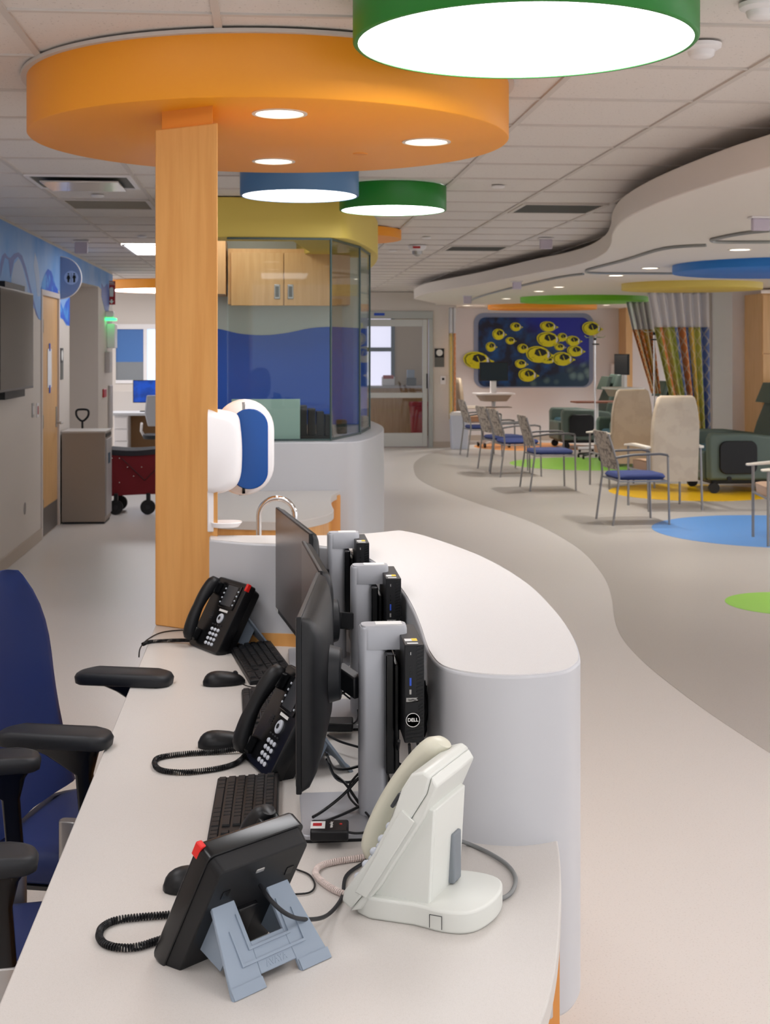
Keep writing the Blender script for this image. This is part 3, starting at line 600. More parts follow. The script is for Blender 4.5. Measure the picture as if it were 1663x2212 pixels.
# ================================================================ WORKSTATIONS
def workstation(pt, h_top, near, far, which, red_plate=None):
    """pt: stand post position; near/far: pixels of monitor top corners"""
    x, y = pt
    st = thing('monitor_stand', 'silver monitor stand with flat base, %s' % which, 'monitor stand', (x, y, DK), group='silver monitor stands')
    B().loft([[(a, b, 0) for a, b in rr(.27, .235, .012)], [(a, b, .006) for a, b in rr(.27, .235, .012)]]).done('base_foot', M_black, st)
    B().loft([[(a, b, .005) for a, b in rr(.272, .237, .012)], [(a, b, .014) for a, b in rr(.272, .237, .012)]]).done('base_plate', M_silver, st, bevel=.002)
    B().loft([[(a, b, .01) for a, b in rr(.054, .05, .014)], [(a, b, .362) for a, b in rr(.054, .05, .014)], [(a, b, .366) for a, b in rr(.048, .046, .012)]]).done('post', M_silver, st)
    B().loft([[(a+.02, b, .325) for a, b in rr(.088, .052, .016)], [(a+.02, b, .362) for a, b in rr(.088, .052, .016)], [(a+.02, b, .369) for a, b in rr(.084, .044, .014)]]).done('post_cap', M_silver, st)
    B().box(.005, .055, -.012, .018, .3692, .370).done('sticker', M_lbl, st)
    b = B(); b.box(.020, .036, -.055, .10, .10, .322); b.box(.0365, .047, -.04, .11, .06, .30); b.done('mounting_bracket', M_blackg, st, bevel=.003)
    # small computer
    pc = thing('mini_computer', 'black slim upright computer with %s' % {'n': 'a round white logo, on the nearest stand', 'm': 'yellow label, on the middle stand', 'f': 'only its upper half showing, on the furthest stand'}[which_key[which]], 'computer', (x+.049, y-.115, DK+.175), group='mini computers on the stands')
    B().box(0, .036, 0, .182, 0, .178).done('case', M_black, pc, bevel=.0015)
    g = B()
    for k in range(26):
        z0 = .006+k*.0066; w_ = .012 if z0 > .075 else .03
        if .045 < z0 < .072: w_ = .008
        g.loft([[(.034-w_, -.0012, z0), (.034, -.0012, z0+.004), (.034, -.0012, z0+.0065), (.034-w_, -.0012, z0+.0025)], [(.034-w_, .0005, z0), (.034, .0005, z0+.004), (.034, .0005, z0+.0065), (.034-w_, .0005, z0+.0025)]])
    g.done('grille', M_blackg, pc, smooth=0)
    RX = Matrix.Rotation(PI/2, 4, 'X')
    B(Matrix.Translation((.015, -.0016, .042)) @ RX).lathe([(.0128, 0), (.0128, .0008), (.0118, .0008), (.0118, 0)], 32).done('logo_ring', M_lbl, pc)
    B(Matrix.Translation((.015, -.0008, .042)) @ RX).lathe([(.0117, 0), (.0117, .0006), (.001, .0006)], 32).done('logo_disc', M_black, pc)
    text('DELL', 'logo_letters', .0088, M_lbl, pc, Matrix.Translation((.015, -.0019, .042)) @ RX)
    B().box(.003, .024, -.0012, 0, .075, .082).done('name_plate', M_alu, pc); text('OptiPlex', 'plate_letters', .0042, M_black, pc, Matrix.Translation((.0135, -.0016, .0785)) @ RX, .0001)
    B().box(.009, .0125, -.0012, 0, .104, .118).done('usb_port', M_tape, pc); B().box(.0085, .0125, -.0012, 0, .088, .097).done('usb_port', M_alu, pc, bevel=.001)
    B().cyl((.011, -.001, .128), (.011, .0, .128), .0016, n=10).done('jack', M_blackg, pc); B().cyl((.011, -.001, .138), (.011, .0, .138), .0016, n=10).done('jack', M_blackg, pc)
    B(Matrix.Translation((.011, -.0005, .162)) @ RX).lathe([(.004, 0), (.004, .0008), (.001, .0008)], 16).done('power_button', M_dark, pc); B().box(.0106, .0114, -.0022, 0, .160, .165).done('power_light', M_lbl, pc)
    B().box(.004, .027, .03, .05, .178, .1786).done('label', M_lbl, pc); B().box(.017, .027, .03, .05, .1786, .179).done('label_band', M_lbly, pc); B().box(.006, .026, .008, .016, .178, .1786).done('label', M_lbl, pc)
    # monitor
    zt = h_top; zm = zt-.31/2
    N_ = at_z(near[0], near[1], zt); F_ = at_z(far[0], far[1], zt); dv = (F_-N_); L = dv.length; dv.normalize()
    ang = math.atan2(dv.y, dv.x)
    mo = thing('monitor', {'n': 'nearest monitor, seen from behind with its black curved back', 'm': 'middle monitor, only its grey screen edge and top corner visible', 'f': 'furthest monitor, its grey screen facing the column'}[which_key[which]], 'monitor', (N_.x, N_.y, zt-.31), ang, group='flat monitors')
    # local: +x along width (near->far), +y = toward user side (left), -y = back
    B().box(0, L, .002, .012, 0, .31).done('bezel', M_black, mo, bevel=.002)
    B().box(.004, L-.004, .0115, .0128, .014, .306).done('screen', M_screen, mo)
    if which_key[which] != 'n': B().box(L-.05, L-.012, .0125, .0136, .003, .012).done('name_sticker', M_lbl, mo)
    rg = []
    for dd, ins, dz in [(0, 0, 0), (-.012, .01, .004), (-.022, .035, .02), (-.03, .07, .045), (-.034, .12, .08)]:
        rg.append([(px_, .002+dd, pz_) for px_, pz_ in rr(L-2*ins, .31-2*dz-.004, .012+ins*.3, 4, L/2, .155)])
    B().loft(rg).done('back_shell', M_black, mo, smooth=50)
    B().loft([[(L/2+math.cos(a)*.06, -.03, .155+math.sin(a)*.055) for a in [k*PI/12 for k in range(24)]], [(L/2+math.cos(a)*.05, -.055, .155+math.sin(a)*.048) for a in [k*PI/12 for k in range(24)]]]).done('mount_hub', M_dark, mo, bevel=.003)
    cx, cy = N_.x+dv.x*L/2, N_.y+dv.y*L/2
    inv = (Matrix.Translation((N_.x, N_.y, zt-.31)) @ Matrix.Rotation(ang, 4, 'Z')).inverted()
    a_ = Vector((L/2, -.05, .155)); c_ = inv @ Vector((x-.026, y, zt-.31+.135))
    dd = (c_-a_).normalized(); s_v = Vector((0, 0, 1)).cross(dd).normalized()*.014
    B().loft([[a_+s_v+Vector((0, 0, .02)), a_-s_v+Vector((0, 0, .02)), a_-s_v-Vector((0, 0, .02)), a_+s_v-Vector((0, 0, .02))], [c_+s_v+Vector((0, 0, .02)), c_-s_v+Vector((0, 0, .02)), c_-s_v-Vector((0, 0, .02)), c_+s_v-Vector((0, 0, .02))]]).done('arm', M_black, mo, bevel=.003)
which_key = {'nearest the camera': 'n', 'in the middle of the row': 'm', 'at the far end of the row': 'f'}
def dpt(px, z): d = ray(px, 0); return (d[0]*z, d[1]*z)
workstation(dpt(805, 2.545), HC-.465, (654, 1333), (694, 1236), 'nearest the camera')
workstation(dpt(781, 3.25), HC-.48, (700, 1233), (662, 1168), 'in the middle of the row')
workstation(dpt(727, 3.83), HC-.47, (678, 1152), (604, 1095), 'at the far end of the row')
# ================================================================ DESK PHONES
def black_phone(loc, rz, label, cordpts, plug=None):
    t = thing('desk_phone', label, 'telephone', (*loc, DK), rz, group='black desk phones on stands', scale=.94)
    th = R(61); Ms = Matrix(((1, 0, 0, 0), (0, math.cos(th), -math.sin(th), 0), (0, math.sin(th), math.cos(th), .004), (0, 0, 0, 1)))
    W = .098
    B(Ms).loft([[(x, s+.118, -.058) for x, s in rr(.180, .215, .012)], [(x, s+.118, -.030) for x, s in rr(.190, .228, .014)]]).done('rear_case', M_black, t, bevel=.002)
    B(Ms).loft([[(x, s+.118, -.032) for x, s in rr(.196, .236, .012)], [(x, s+.118, -.006) for x, s in rr(.196, .236, .012)], [(x, s+.118, -.0) for x, s in rr(.190, .230, .010)]]).done('front_case', M_blackg, t, bevel=.0015)
    B(Ms).box(-.018, .072, .142, .222, -.001, .004).done('screen_bezel', M_blackg, t, bevel=.002)
    B(Ms).box(-.006, .058, .15, .216, .0035, .005).done('screen', M_lcd, t)
    for k in range(4):
        for sx in (-.014, .067): B(Ms).box(sx-.003, sx+.003, .155+k*.015, .160+k*.015, .003, .006).done('soft_key', M_pkey, t, bevel=.001)
    B(Ms).box(.088, .099, .212, .2365, -.012, .002).done('message_lamp', M_redlamp, t, bevel=.002)
    B(Ms).box(-.002, .05, .130, .137, -.0005, .0012).done('name_strip', M_lbl, t)
    B(Ms @ Matrix.Translation((.027, .108, 0))).lathe([(.016, -.001), (.016, .003), (.014, .005), (.002, .005)], 28).done('navigation_pad', M_pkey, t)
    B(Ms @ Matrix.Translation((.027, .108, 0))).lathe([(.006, .005), (.006, .0062), (.001, .0062)], 16).done('select_button', M_dark, t)
    for r_ in range(4):
        for c_ in range(3):
            b = B(Ms @ Matrix.Translation((.006+c_*.020, .024+r_*.0155, 0))); b.ell((0, 0, .001), (.0078, .0056, .0035), 14, 6); b.done('key', M_pkey, t)
    for k in range(4): B(Ms).box(-.006+k*.016, .004+k*.016, .084, .088, 0, .0025).done('function_key', M_dark, t, bevel=.0008)
    for k in range(4): B(Ms).box(-.042, -.026, .100+k*.006, .103+k*.006, -.0005, .0012).done('speaker_slot', M_dark, t)
    # handset: curved bar on user's left
    prof = []
    for i in range(17):
        k = i/16; s = .012+.212*k; tt = .024+.016*math.sin(PI*k); wd = .024-.004*math.sin(PI*k); hgt = .016+.006*abs(math.cos(PI*k))
        cap = math.sqrt(max(0, 1-(2*k-1)**8))
        wd *= .55+.45*cap; hgt *= .55+.45*cap
        prof.append([(-.068+wd*math.cos(a), s, tt+hgt*math.sin(a)) for a in [2*PI*j/14 for j in range(14)]])
    B(Ms).loft(prof).done('handset', M_black, t, smooth=60)
    B(Ms).box(-.09, -.048, .018, .058, -.002, .026).done('earpiece_cradle', M_blackg, t, bevel=.006); B(Ms).box(-.09, -.048, .176, .216, -.002, .026).done('mouthpiece_cradle', M_blackg, t, bevel=.006)
    # rear details
    B(Ms).box(-.02, .02, .04, .13, -.066, -.056).done('port_block', M_blackg, t, bevel=.002); B(Ms).box(-.006, .010, .196, .203, -.0595, -.057).done('usb_port', M_alu, t, bevel=.001)
    for sx in (-.07, .06): B(Ms).box(sx-.007, sx+.007, .165, .18, -.059, -.0575).done('hook_slot', M_blackg, t)
    B(Ms).box(.022, .052, .072, .108, -.0592, -.0578).done('rating_label', M_lbl, t); text('AVAYA', 'rating_letters', .006, M_black, t, Ms @ Matrix.Translation((.037, .098, -.0596)) @ Matrix.Rotation(PI, 4, 'Y'), .0001)
    # folding stand: plane from slab back down to the desk
    top = Ms @ Vector((0, .150, -.058)); foot = Vector((0, .200, .0)); up_ = (top-foot); Ln = up_.length; up_.normalize(); nrm = Vector((1, 0, 0)).cross(up_)
    S = Matrix(((1, 0, 0, foot.x), (0, up_.y, nrm.y, foot.y), (0, up_.z, nrm.z, foot.z), (0, 0, 0, 1)))
    if nrm.y < 0: pass
    b = B(S); T = .006
    def pz(poly): b.loft([[(x, y, 0) for x, y in poly], [(x, y, T) for x, y in poly]])
    pz([(-.100, 0), (-.036, 0), (-.036, .020), (-.033, .060), (-.033, Ln+.012), (-.076, Ln+.012), (-.080, Ln-.02)])
    pz([(.036, 0), (.100, 0), (.080, Ln-.02), (.076, Ln+.012), (.033, Ln+.012), (.033, .060), (.036, .020)])
    pz([(-.0355, .020), (.0355, .020), (.0328, .068), (-.0328, .068)])
    st = b.done('stand', M_grey, t, bevel=.0012)
    sgn = 1 if nrm.y > 0 else -1
    fr_ = B(S); e0, e1 = (T, T+.0025) if sgn > 0 else (-.0025, 0)
    for x0_, x1_, y0_, y1_ in [(-.064, -.061, .042, Ln-.04), (.061, .064, .042, Ln-.04), (-.064, .064, .038, .042)]: fr_.box(x0_, x1_, y0_, y1_, e0, e1)
    for x0_, x1_, y0_, y1_ in [(-.042, -.039, .061, Ln-.02), (.039, .042, .061, Ln-.02), (-.042, .042, .057, .061)]: fr_.box(x0_, x1_, y0_, y1_, e0, e1)
    for sx in (-1, 1): fr_.box(min(sx*.098, sx*.037), max(sx*.098, sx*.037), 0, .017, e0, e1+.001)
    fr_.done('stand_rib', M_grey, st)
    fx = 1 if sgn < 0 else -1
    text('AVAYA', 'embossed_letters', .013, M_grey, st, S @ Matrix.Translation((0, .030, (T if sgn > 0 else 0))) @ (Matrix.Identity(4) if sgn > 0 else Matrix.Rotation(PI, 4, 'Y')), .0006)
    for sx in (-1, 1):
        q0 = Ms @ Vector((sx*.058, .06, -.055)); b2 = B()
        b2.loft([[(sx*.060, top.y, top.z), (sx*.060, q0.y, q0.z), (sx*.060, q0.y+.05, q0.z-.02), (sx*.060, top.y+.03, top.z-.05)], [(sx*.064, top.y, top.z), (sx*.064, q0.y, q0.z), (sx*.064, q0.y+.05, q0.z-.02), (sx*.064, top.y+.03, top.z-.05)]])
        b2.done('stand_wing', M_grey, t)
    if cordpts:
        P = smooth_line([Vector((*at_z(x, y, DK+.006).to_2d(), DK+.006+dz)) for x, y, dz in cordpts], 8)
        inv = (Matrix.Translation((*loc, DK)) @ Matrix.Rotation(rz, 4, 'Z') @ Matrix.Scale(.94, 4)).inverted()
        b3 = coil([inv @ q for q in P], .0048, .0018, .0047, 10); b3.done('coiled_cord', M_black, t, smooth=0)
    return t
p3 = black_phone((-.104, 2.04), R(222), 'nearest black telephone, seen from behind on its grey stand', [(380, 2018, .0), (345, 2030, 0), (290, 2046, 0), (240, 2044, 0), (216, 2028, 0), (220, 2004, 0), (250, 1988, 0), (300, 1981, 0), (360, 1976, 0), (400, 1970, 0)])
p2 = black_phone((-.032, 2.85), R(-72), 'black telephone half hidden behind the nearest monitor', [(545, 1618, .008), (515, 1645, 0), (470, 1660, 0), (400, 1668, 0), (350, 1664, 0), (334, 1650, 0), (345, 1636, 0), (400, 1628, 0), (470, 1624, 0), (535, 1620, .006)])
p1 = black_phone((-.198, 4.0), R(-60), 'furthest black telephone beside the maple column', [(420, 1388, .006), (395, 1386, .004), (360, 1384, 0), (325, 1386, 0), (308, 1392, 0)])
# plug and cable of the nearest phone
def cable(pts, r, m, label, name='cable', zs=None):
    P = []
    for p in pts:
        x, y, z = p; q = at_z(x, y, z); P.append(q)
    P = smooth_line(P, 7); return tag(B().tube(P, r, 8).done(name, m, smooth=60), label, 'cable')
cable([(562, 1912, DK+.115), (585, 1945, DK+.105), (620, 1975, DK+.085), (660, 1986, DK+.05), (705, 1978, DK+.015), (738, 1940, DK+.004), (748, 1892, DK+.004), (790, 1860, DK+.004), (840, 1822, DK+.004)], .0032, M_dark, 'dark cable plugged into the back of the nearest black phone')
cable([(640, 1878, DK+.003), (668, 1890, DK+.003), (680, 1912, DK+.003), (668, 1928, DK+.003), (630, 1932, DK+.003)], .0016, M_black, 'thin black mouse cable right of the nearest phone')
# white phone
def white_phone(loc, rz):
    t = thing('desk_phone', 'warm white telephone with ivory handset on a tall wedge stand', 'telephone', (*loc, DK), rz)
    th = R(58); Ms = Matrix(((1, 0, 0, 0), (0, math.cos(th), -math.sin(th), -.0), (0, math.sin(th), math.cos(th), .020), (0, 0, 0, 1)))
    def side(pts, x0, x1, name, m, bev=.004, M=None, par=None):
        b = B(M); b.loft([[(x0, y, z) for y, z in pts], [(x1, y, z) for y, z in pts]]); return b.done(name, m, par or t, bevel=bev, seg=3)
    # body: long slab, thicker at the top; (s, t) profile
    side([(-.0, -.018), (.0, 0), (.015, .006), (.10, -.002), (.17, .004), (.215, .014), (.245, .014), (.262, .0), (.262, -.014), (.235, -.022), (.12, -.022), (.03, -.022)], -.085, .085, 'upper_case', M_beige, .004, Ms)
    side([(-.006, -.018), (.03, -.0225), (.12, -.0225), (.235, -.0225), (.262, -.0145), (.255, -.030), (.20, -.038), (.06, -.038), (.01, -.032)], -.082, .082, 'lower_case', M_beige, .003, Ms)
    side([(.030, -.010), (.10, -.008), (.17, -.003), (.19, -.004), (.188, -.030), (.035, -.030)], .084, .088, 'side_cover', M_beige, .001, Ms)
    side([(.030, -.010), (.10, -.008), (.17, -.003), (.19, -.004), (.188, -.030), (.035, -.030)], -.088, -.084, 'side_cover', M_beige, .001, Ms)
    for r_ in range(5):
        for c_ in range(3): B(Ms @ Matrix.Translation((.0+c_*.024, .03+r_*.026, .004))).ell((0, 0, 0), (.009, .007, .0075), 14, 6).done('key', M_pkey, t)
    B(Ms).box(-.01, .07, .172, .20, .012, .018).done('display', M_lcd, t, bevel=.002)
    prof = []
    for i in range(21):
        k = i/20; s = .01+.245*k; tt = .022+.026*math.sin(PI*k)**.8; cap = math.sqrt(max(0, 1-(2*k-1)**8)); wd = (.027-.006*math.sin(PI*k))*(.6+.4*cap); hg = (.024-.009*math.sin(PI*k))*(.6+.4*cap)
        prof.append([(-.056+wd*math.cos(a), s, tt+hg*math.sin(a)) for a in [2*PI*j/16 for j in range(16)]])
    B(Ms).loft(prof).done('handset', M_beige2, t, smooth=60)
    # wedge stand
    side([(.030, 0), (.040, .05), (.128, .185), (.150, .178), (.142, .04), (.142, 0)], -.068, -.058, 'stand_cheek', M_beige, .002); side([(.030, 0), (.040, .05), (.128, .185), (.150, .178), (.142, .04), (.142, 0)], .058, .068, 'stand_cheek', M_beige, .002)
    side([(.142, .03), (.1505, .178), (.128, .186), (.115, .15), (.118, .03)], -.060, .060, 'stand_back', M_beige, .002)
    B().box(-.046, -.012, .13, .152, .036, .115).done('cable_slot', mat('slot_grey', (128, 134, 140), .6), t, bevel=.003)
    foot = [(-.072, .02), (.072, .02), (.078, .12), (.084, .17), (.074, .205), (.045, .222), (0, .228), (-.045, .222), (-.074, .205), (-.084, .17), (-.078, .12)]
    foot = smooth_line([(x, y, 0) for x, y in foot], 3, True)
    B().prism([(q.x, q.y) for q in foot], 0, .034).done('stand_foot', M_beige, t, bevel=.004, seg=3)
    lt = B(); 
    for a, b_ in (((.0865, .150, .006), (.0865, .150, .026)), ((.0865, .150, .026), (.0865, .170, .026)), ((.0865, .170, .026), (.0865, .170, .006))): lt.cyl(a, b_, .0006, n=5)
    lt.done('moulded_tab', M_dark, t)
    return t
wp_ = white_phone((.155, 2.185), R(-119))
P = smooth_line([Vector((*at_z(x, y, DK+.006).to_2d(), DK+.006)) for x, y in [(815, 1945), (780, 1942), (735, 1928), (700, 1908), (682, 1888), (690, 1872), (720, 1862), (770, 1854), (830, 1846)]], 8)
tag(coil(P, .0045, .0016, .0042).done('coiled_cord', M_pink, smooth=0), 'blush coiled handset cord beside the white telephone', 'cord')
cable([(985, 1815, DK+.03), (1010, 1822, DK+.005), (1055, 1842, DK+.005), (1095, 1868, DK+.005), (1113, 1895, DK+.005), (1108, 1922, DK+.005), (1090, 1938, DK+.005), (1062, 1942, DK+.008)], .0036, M_cord, 'grey line cord looping behind the white telephone')
# ================================================================ KEYBOARDS, MICE, READER
kmesh = {}
def kcap(wd, dp=.0155):
    k_ = (round(wd, 4), dp)
    if k_ not in kmesh:
        b = B(); b.loft([[(-wd/2, -dp/2, 0), (wd/2, -dp/2, 0), (wd/2, dp/2, 0), (-wd/2, dp/2, 0)], [(-wd/2+.0012, -dp/2+.001, .0035), (wd/2-.0012, -dp/2+.001, .0035), (wd/2-.0012, dp/2-.0016, .0035), (-wd/2+.0012, dp/2-.0016, .0035)]])
        me = b.mesh('key'); me.materials.append(M_key); kmesh[k_] = me
    return kmesh[k_]
def keyboard(loc, rz, label):
    t = thing('keyboard', label, 'keyboard', (*loc, DK), rz, group='black keyboards')
    B().loft([[(-.221, -.064, 0), (.221, -.064, 0), (.221, .064, 0), (-.221, .064, 0)], [(-.219, -.062, .012), (.219, -.062, .012), (.219, .062, .02), (-.219, .062, .02)]]).done('case', M_black, t, bevel=.002)
    U = .019
    rows = [([1]*1+[-.5]+[1]*4+[-.3]+[1]*4+[-.3]+[1]*4, 5), ([1]*13+[2], 4), ([1.5]+[1]*12+[1.5], 3), ([1.75]+[1]*11+[2.25], 2), ([2.25]+[1]*10+[2.75], 1), ([1.25]*3+[6.25]+[1.25]*4, 0)]
    def put(xu, row, wu, du=1):
        o = bpy.data.objects.new('key', kcap(wu*U-.0022)); C.objects.link(o); o.parent = t; yy = -.051+row*.0195
        o.location = (-.213+xu*U+wu*U/2, yy, .0125+.008*(yy+.062)/.124); o.rotation_euler = (R(3.6), 0, 0)
    for ws_, rw in rows:
        x_ = 0
        for q in ws_:
            if q < 0: x_ -= q; continue
            put(x_, rw, q); x_ += q
    for c_ in range(3):
        for rw in (5, 4, 3): put(15.25+c_, rw, 1)
    for c_, rw in ((0, 0), (1, 0), (2, 0), (1, 1)): put(15.25+c_, rw, 1)
    for c_ in range(4):
        for rw in (4, 3, 2, 1): put(18.5+c_, rw, 1) if not (c_ == 3 and rw in (2,)) else None
    put(18.5, 0, 2); put(20.5, 0, 1)
    return t
ka = keyboard((-.046, 2.548), R(-91), 'nearest black keyboard, left of the nearest monitor')
def dupkb(loc, rz, label): return dup(ka, (*loc, DK), rz, label, 'black keyboards')
dupkb((-.022, 3.80), R(-81), 'furthest black keyboard, in front of the furthest monitor')
dupkb((.0, 3.27), R(-88), 'middle black keyboard, mostly behind a telephone handset')
def mouse(loc, rz, label):
    t = thing('mouse', label, 'mouse', (*loc, DK), rz, group='black mice')
    rg = []
    for i in range(15):
        k = .5-.5*math.cos(PI*i/14); y = -.056+.112*k; e = max(.04, 1-abs(2*k-1)**2.8)**.5; wd = (.032-.003*k)*e; hg = .037*e*(1-.4*k)
        rg.append([(wd*math.cos(a), y, .001+(max(0, math.sin(a))*hg if math.sin(a) > 0 else 0)+.004*(1 if math.sin(a) > -.01 else 0)) for a in [2*PI*j/20 for j in range(20)]])
    B().loft(rg).done('body', M_black, t, smooth=70)
    B().cyl((-.004, .03, .027), (.004, .03, .027), .007, n=14).done('scroll_wheel', M_dark, t)
    return t
pm = at_z(484, 1478, DK); mouse((pm.x, pm.y), R(-80), 'black mouse beside the furthest keyboard')
pm = at_z(482, 1612, DK); mouse((pm.x, pm.y), R(-85), 'black mouse behind the middle telephone cord')
pm = at_z(425, 1915, DK); mouse((pm.x, pm.y), R(-70), 'black mouse mostly hidden behind the nearest telephone')
cable([(524, 1478, DK+.006), (545, 1484, DK+.003), (600, 1486, DK+.003), (650, 1484, DK+.003)], .0016, M_black, 'thin black cable of the furthest mouse')
cable([(300, 1420, DK-.02), (303, 1400, DK+.003), (318, 1382, DK+.003), (350, 1366, DK+.003), (400, 1361, DK+.003), (440, 1364, DK+.01)], .002, M_black, 'plain black line cable hanging over the desk edge by the column')
def reader(px, py, z, label, deco):
    p = at_z(px, py, z); t = thing('card_reader', label, 'card reader', p, R(-4))
    B().box(-.034, .034, -.03, .03, 0, .020).done('housing', M_black, t, bevel=.004)
    if deco:
        B().box(-.034, -.008, -.018, .018, .020, .0204).done('label', M_lbl, t); B().box(-.030, -.014, -.006, .008, .0204, .0208).done('red_symbol', M_red, t)
        B().cyl((.02, .004, .0195), (.02, .004, .021), .0025, n=12).done('indicator', M_redlamp, t)
        text('imprivata', 'letters', .008, M_lbl, t, Matrix.Translation((.004, 0, .0206)) @ Matrix.Rotation(-PI/2, 4, 'Z'), .0001)
reader(712, 1806, DK+.016, 'black badge reader with a red and white label on the nearest stand base', True)
reader(731, 1574, DK+.016, 'plain black badge reader on the middle stand base', False)
cable([(748, 1797, DK+.024), (770, 1800, DK+.018), (795, 1795, DK+.018), (802, 1775, DK+.018), (790, 1755, DK+.02), (765, 1735, DK+.03), (752, 1715, DK+.04), (757, 1692, DK+.06), (775, 1670, DK+.08)], .0022, M_black, 'black cable looping from the nearest badge reader')
cable([(745, 1566, DK+.022), (765, 1562, DK+.02), (774, 1545, DK+.02), (768, 1520, DK+.03), (750, 1505, DK+.05), (735, 1492, DK+.07)], .0022, M_black, 'black cable looping from the middle badge reader')
# tangle of computer cables
lb = ['drooping from the monitor back', 'sagging under the first one', 'from the reader to the stand', 'running behind the nearest post', 'crossing the stand base', 'low loop right of the nearest post', 'hanging under the nearest computer', 'short drop beneath the nearest computer', 'coiling below the computer bracket', 'behind the white phone handset', 'from the middle stand to the nearest', 'above the middle badge reader', 'second strand above the middle reader']
tg = [[(706, 1630, .90), (720, 1658, .85), (745, 1662, .83), (775, 1655, .83)], [(706, 1640, .88), (725, 1680, .83), (750, 1690, .80), (775, 1682, .80)], [(676, 1765, .79), (700, 1750, .79), (740, 1718, .81), (775, 1680, .84)], [(700, 1775, .785), (745, 1757, .785), (790, 1735, .79)], [(720, 1672, .83), (745, 1692, .82), (765, 1720, .80), (775, 1735, .79)],
      [(838, 1672, .80), (862, 1684, .78), (890, 1674, .78), (905, 1655, .80)], [(862, 1600, .94), (858, 1640, .86), (866, 1670, .80), (880, 1690, .77)], [(884, 1608, .93), (886, 1650, .85), (884, 1680, .79)], [(843, 1622, .90), (852, 1642, .86), (872, 1655, .84), (900, 1664, .80), (930, 1680, .77)],
      [(900, 1600, .92), (912, 1640, .86), (925, 1665, .80), (918, 1700, .77)], [(708, 1588, .79), (735, 1602, .785), (775, 1614, .785)], [(718, 1502, .85), (738, 1490, .87), (760, 1480, .88)], [(718, 1508, .84), (742, 1496, .86), (765, 1482, .88)]]
for l_, q in zip(lb, tg): cable(q, .0028, M_black, 'black computer cable '+l_)
for k, (px, py0, py1) in enumerate([(912, 1470, 1600), (918, 1480, 1590)]):
    y_ = 2.58+k*.02; a = at_y(px, py0, y_); c = at_y(px-6, py1, y_)
    tag(B().tube([a, (a+c)/2+Vector((.012, 0, 0)), c], .006, 8).done('cable', M_black), 'thick black power cable behind the nearest computer, %s strand' % ('front' if k == 0 else 'rear'), 'cable')
pz = at_z(868, 1678, DK+.012); tag(B().box(-.03, .03, -.014, .014, -.01, .012).done('power_adapter', M_black, bevel=.004), 'small black power adapter on the desk behind the white phone', 'power adapter').location = pz
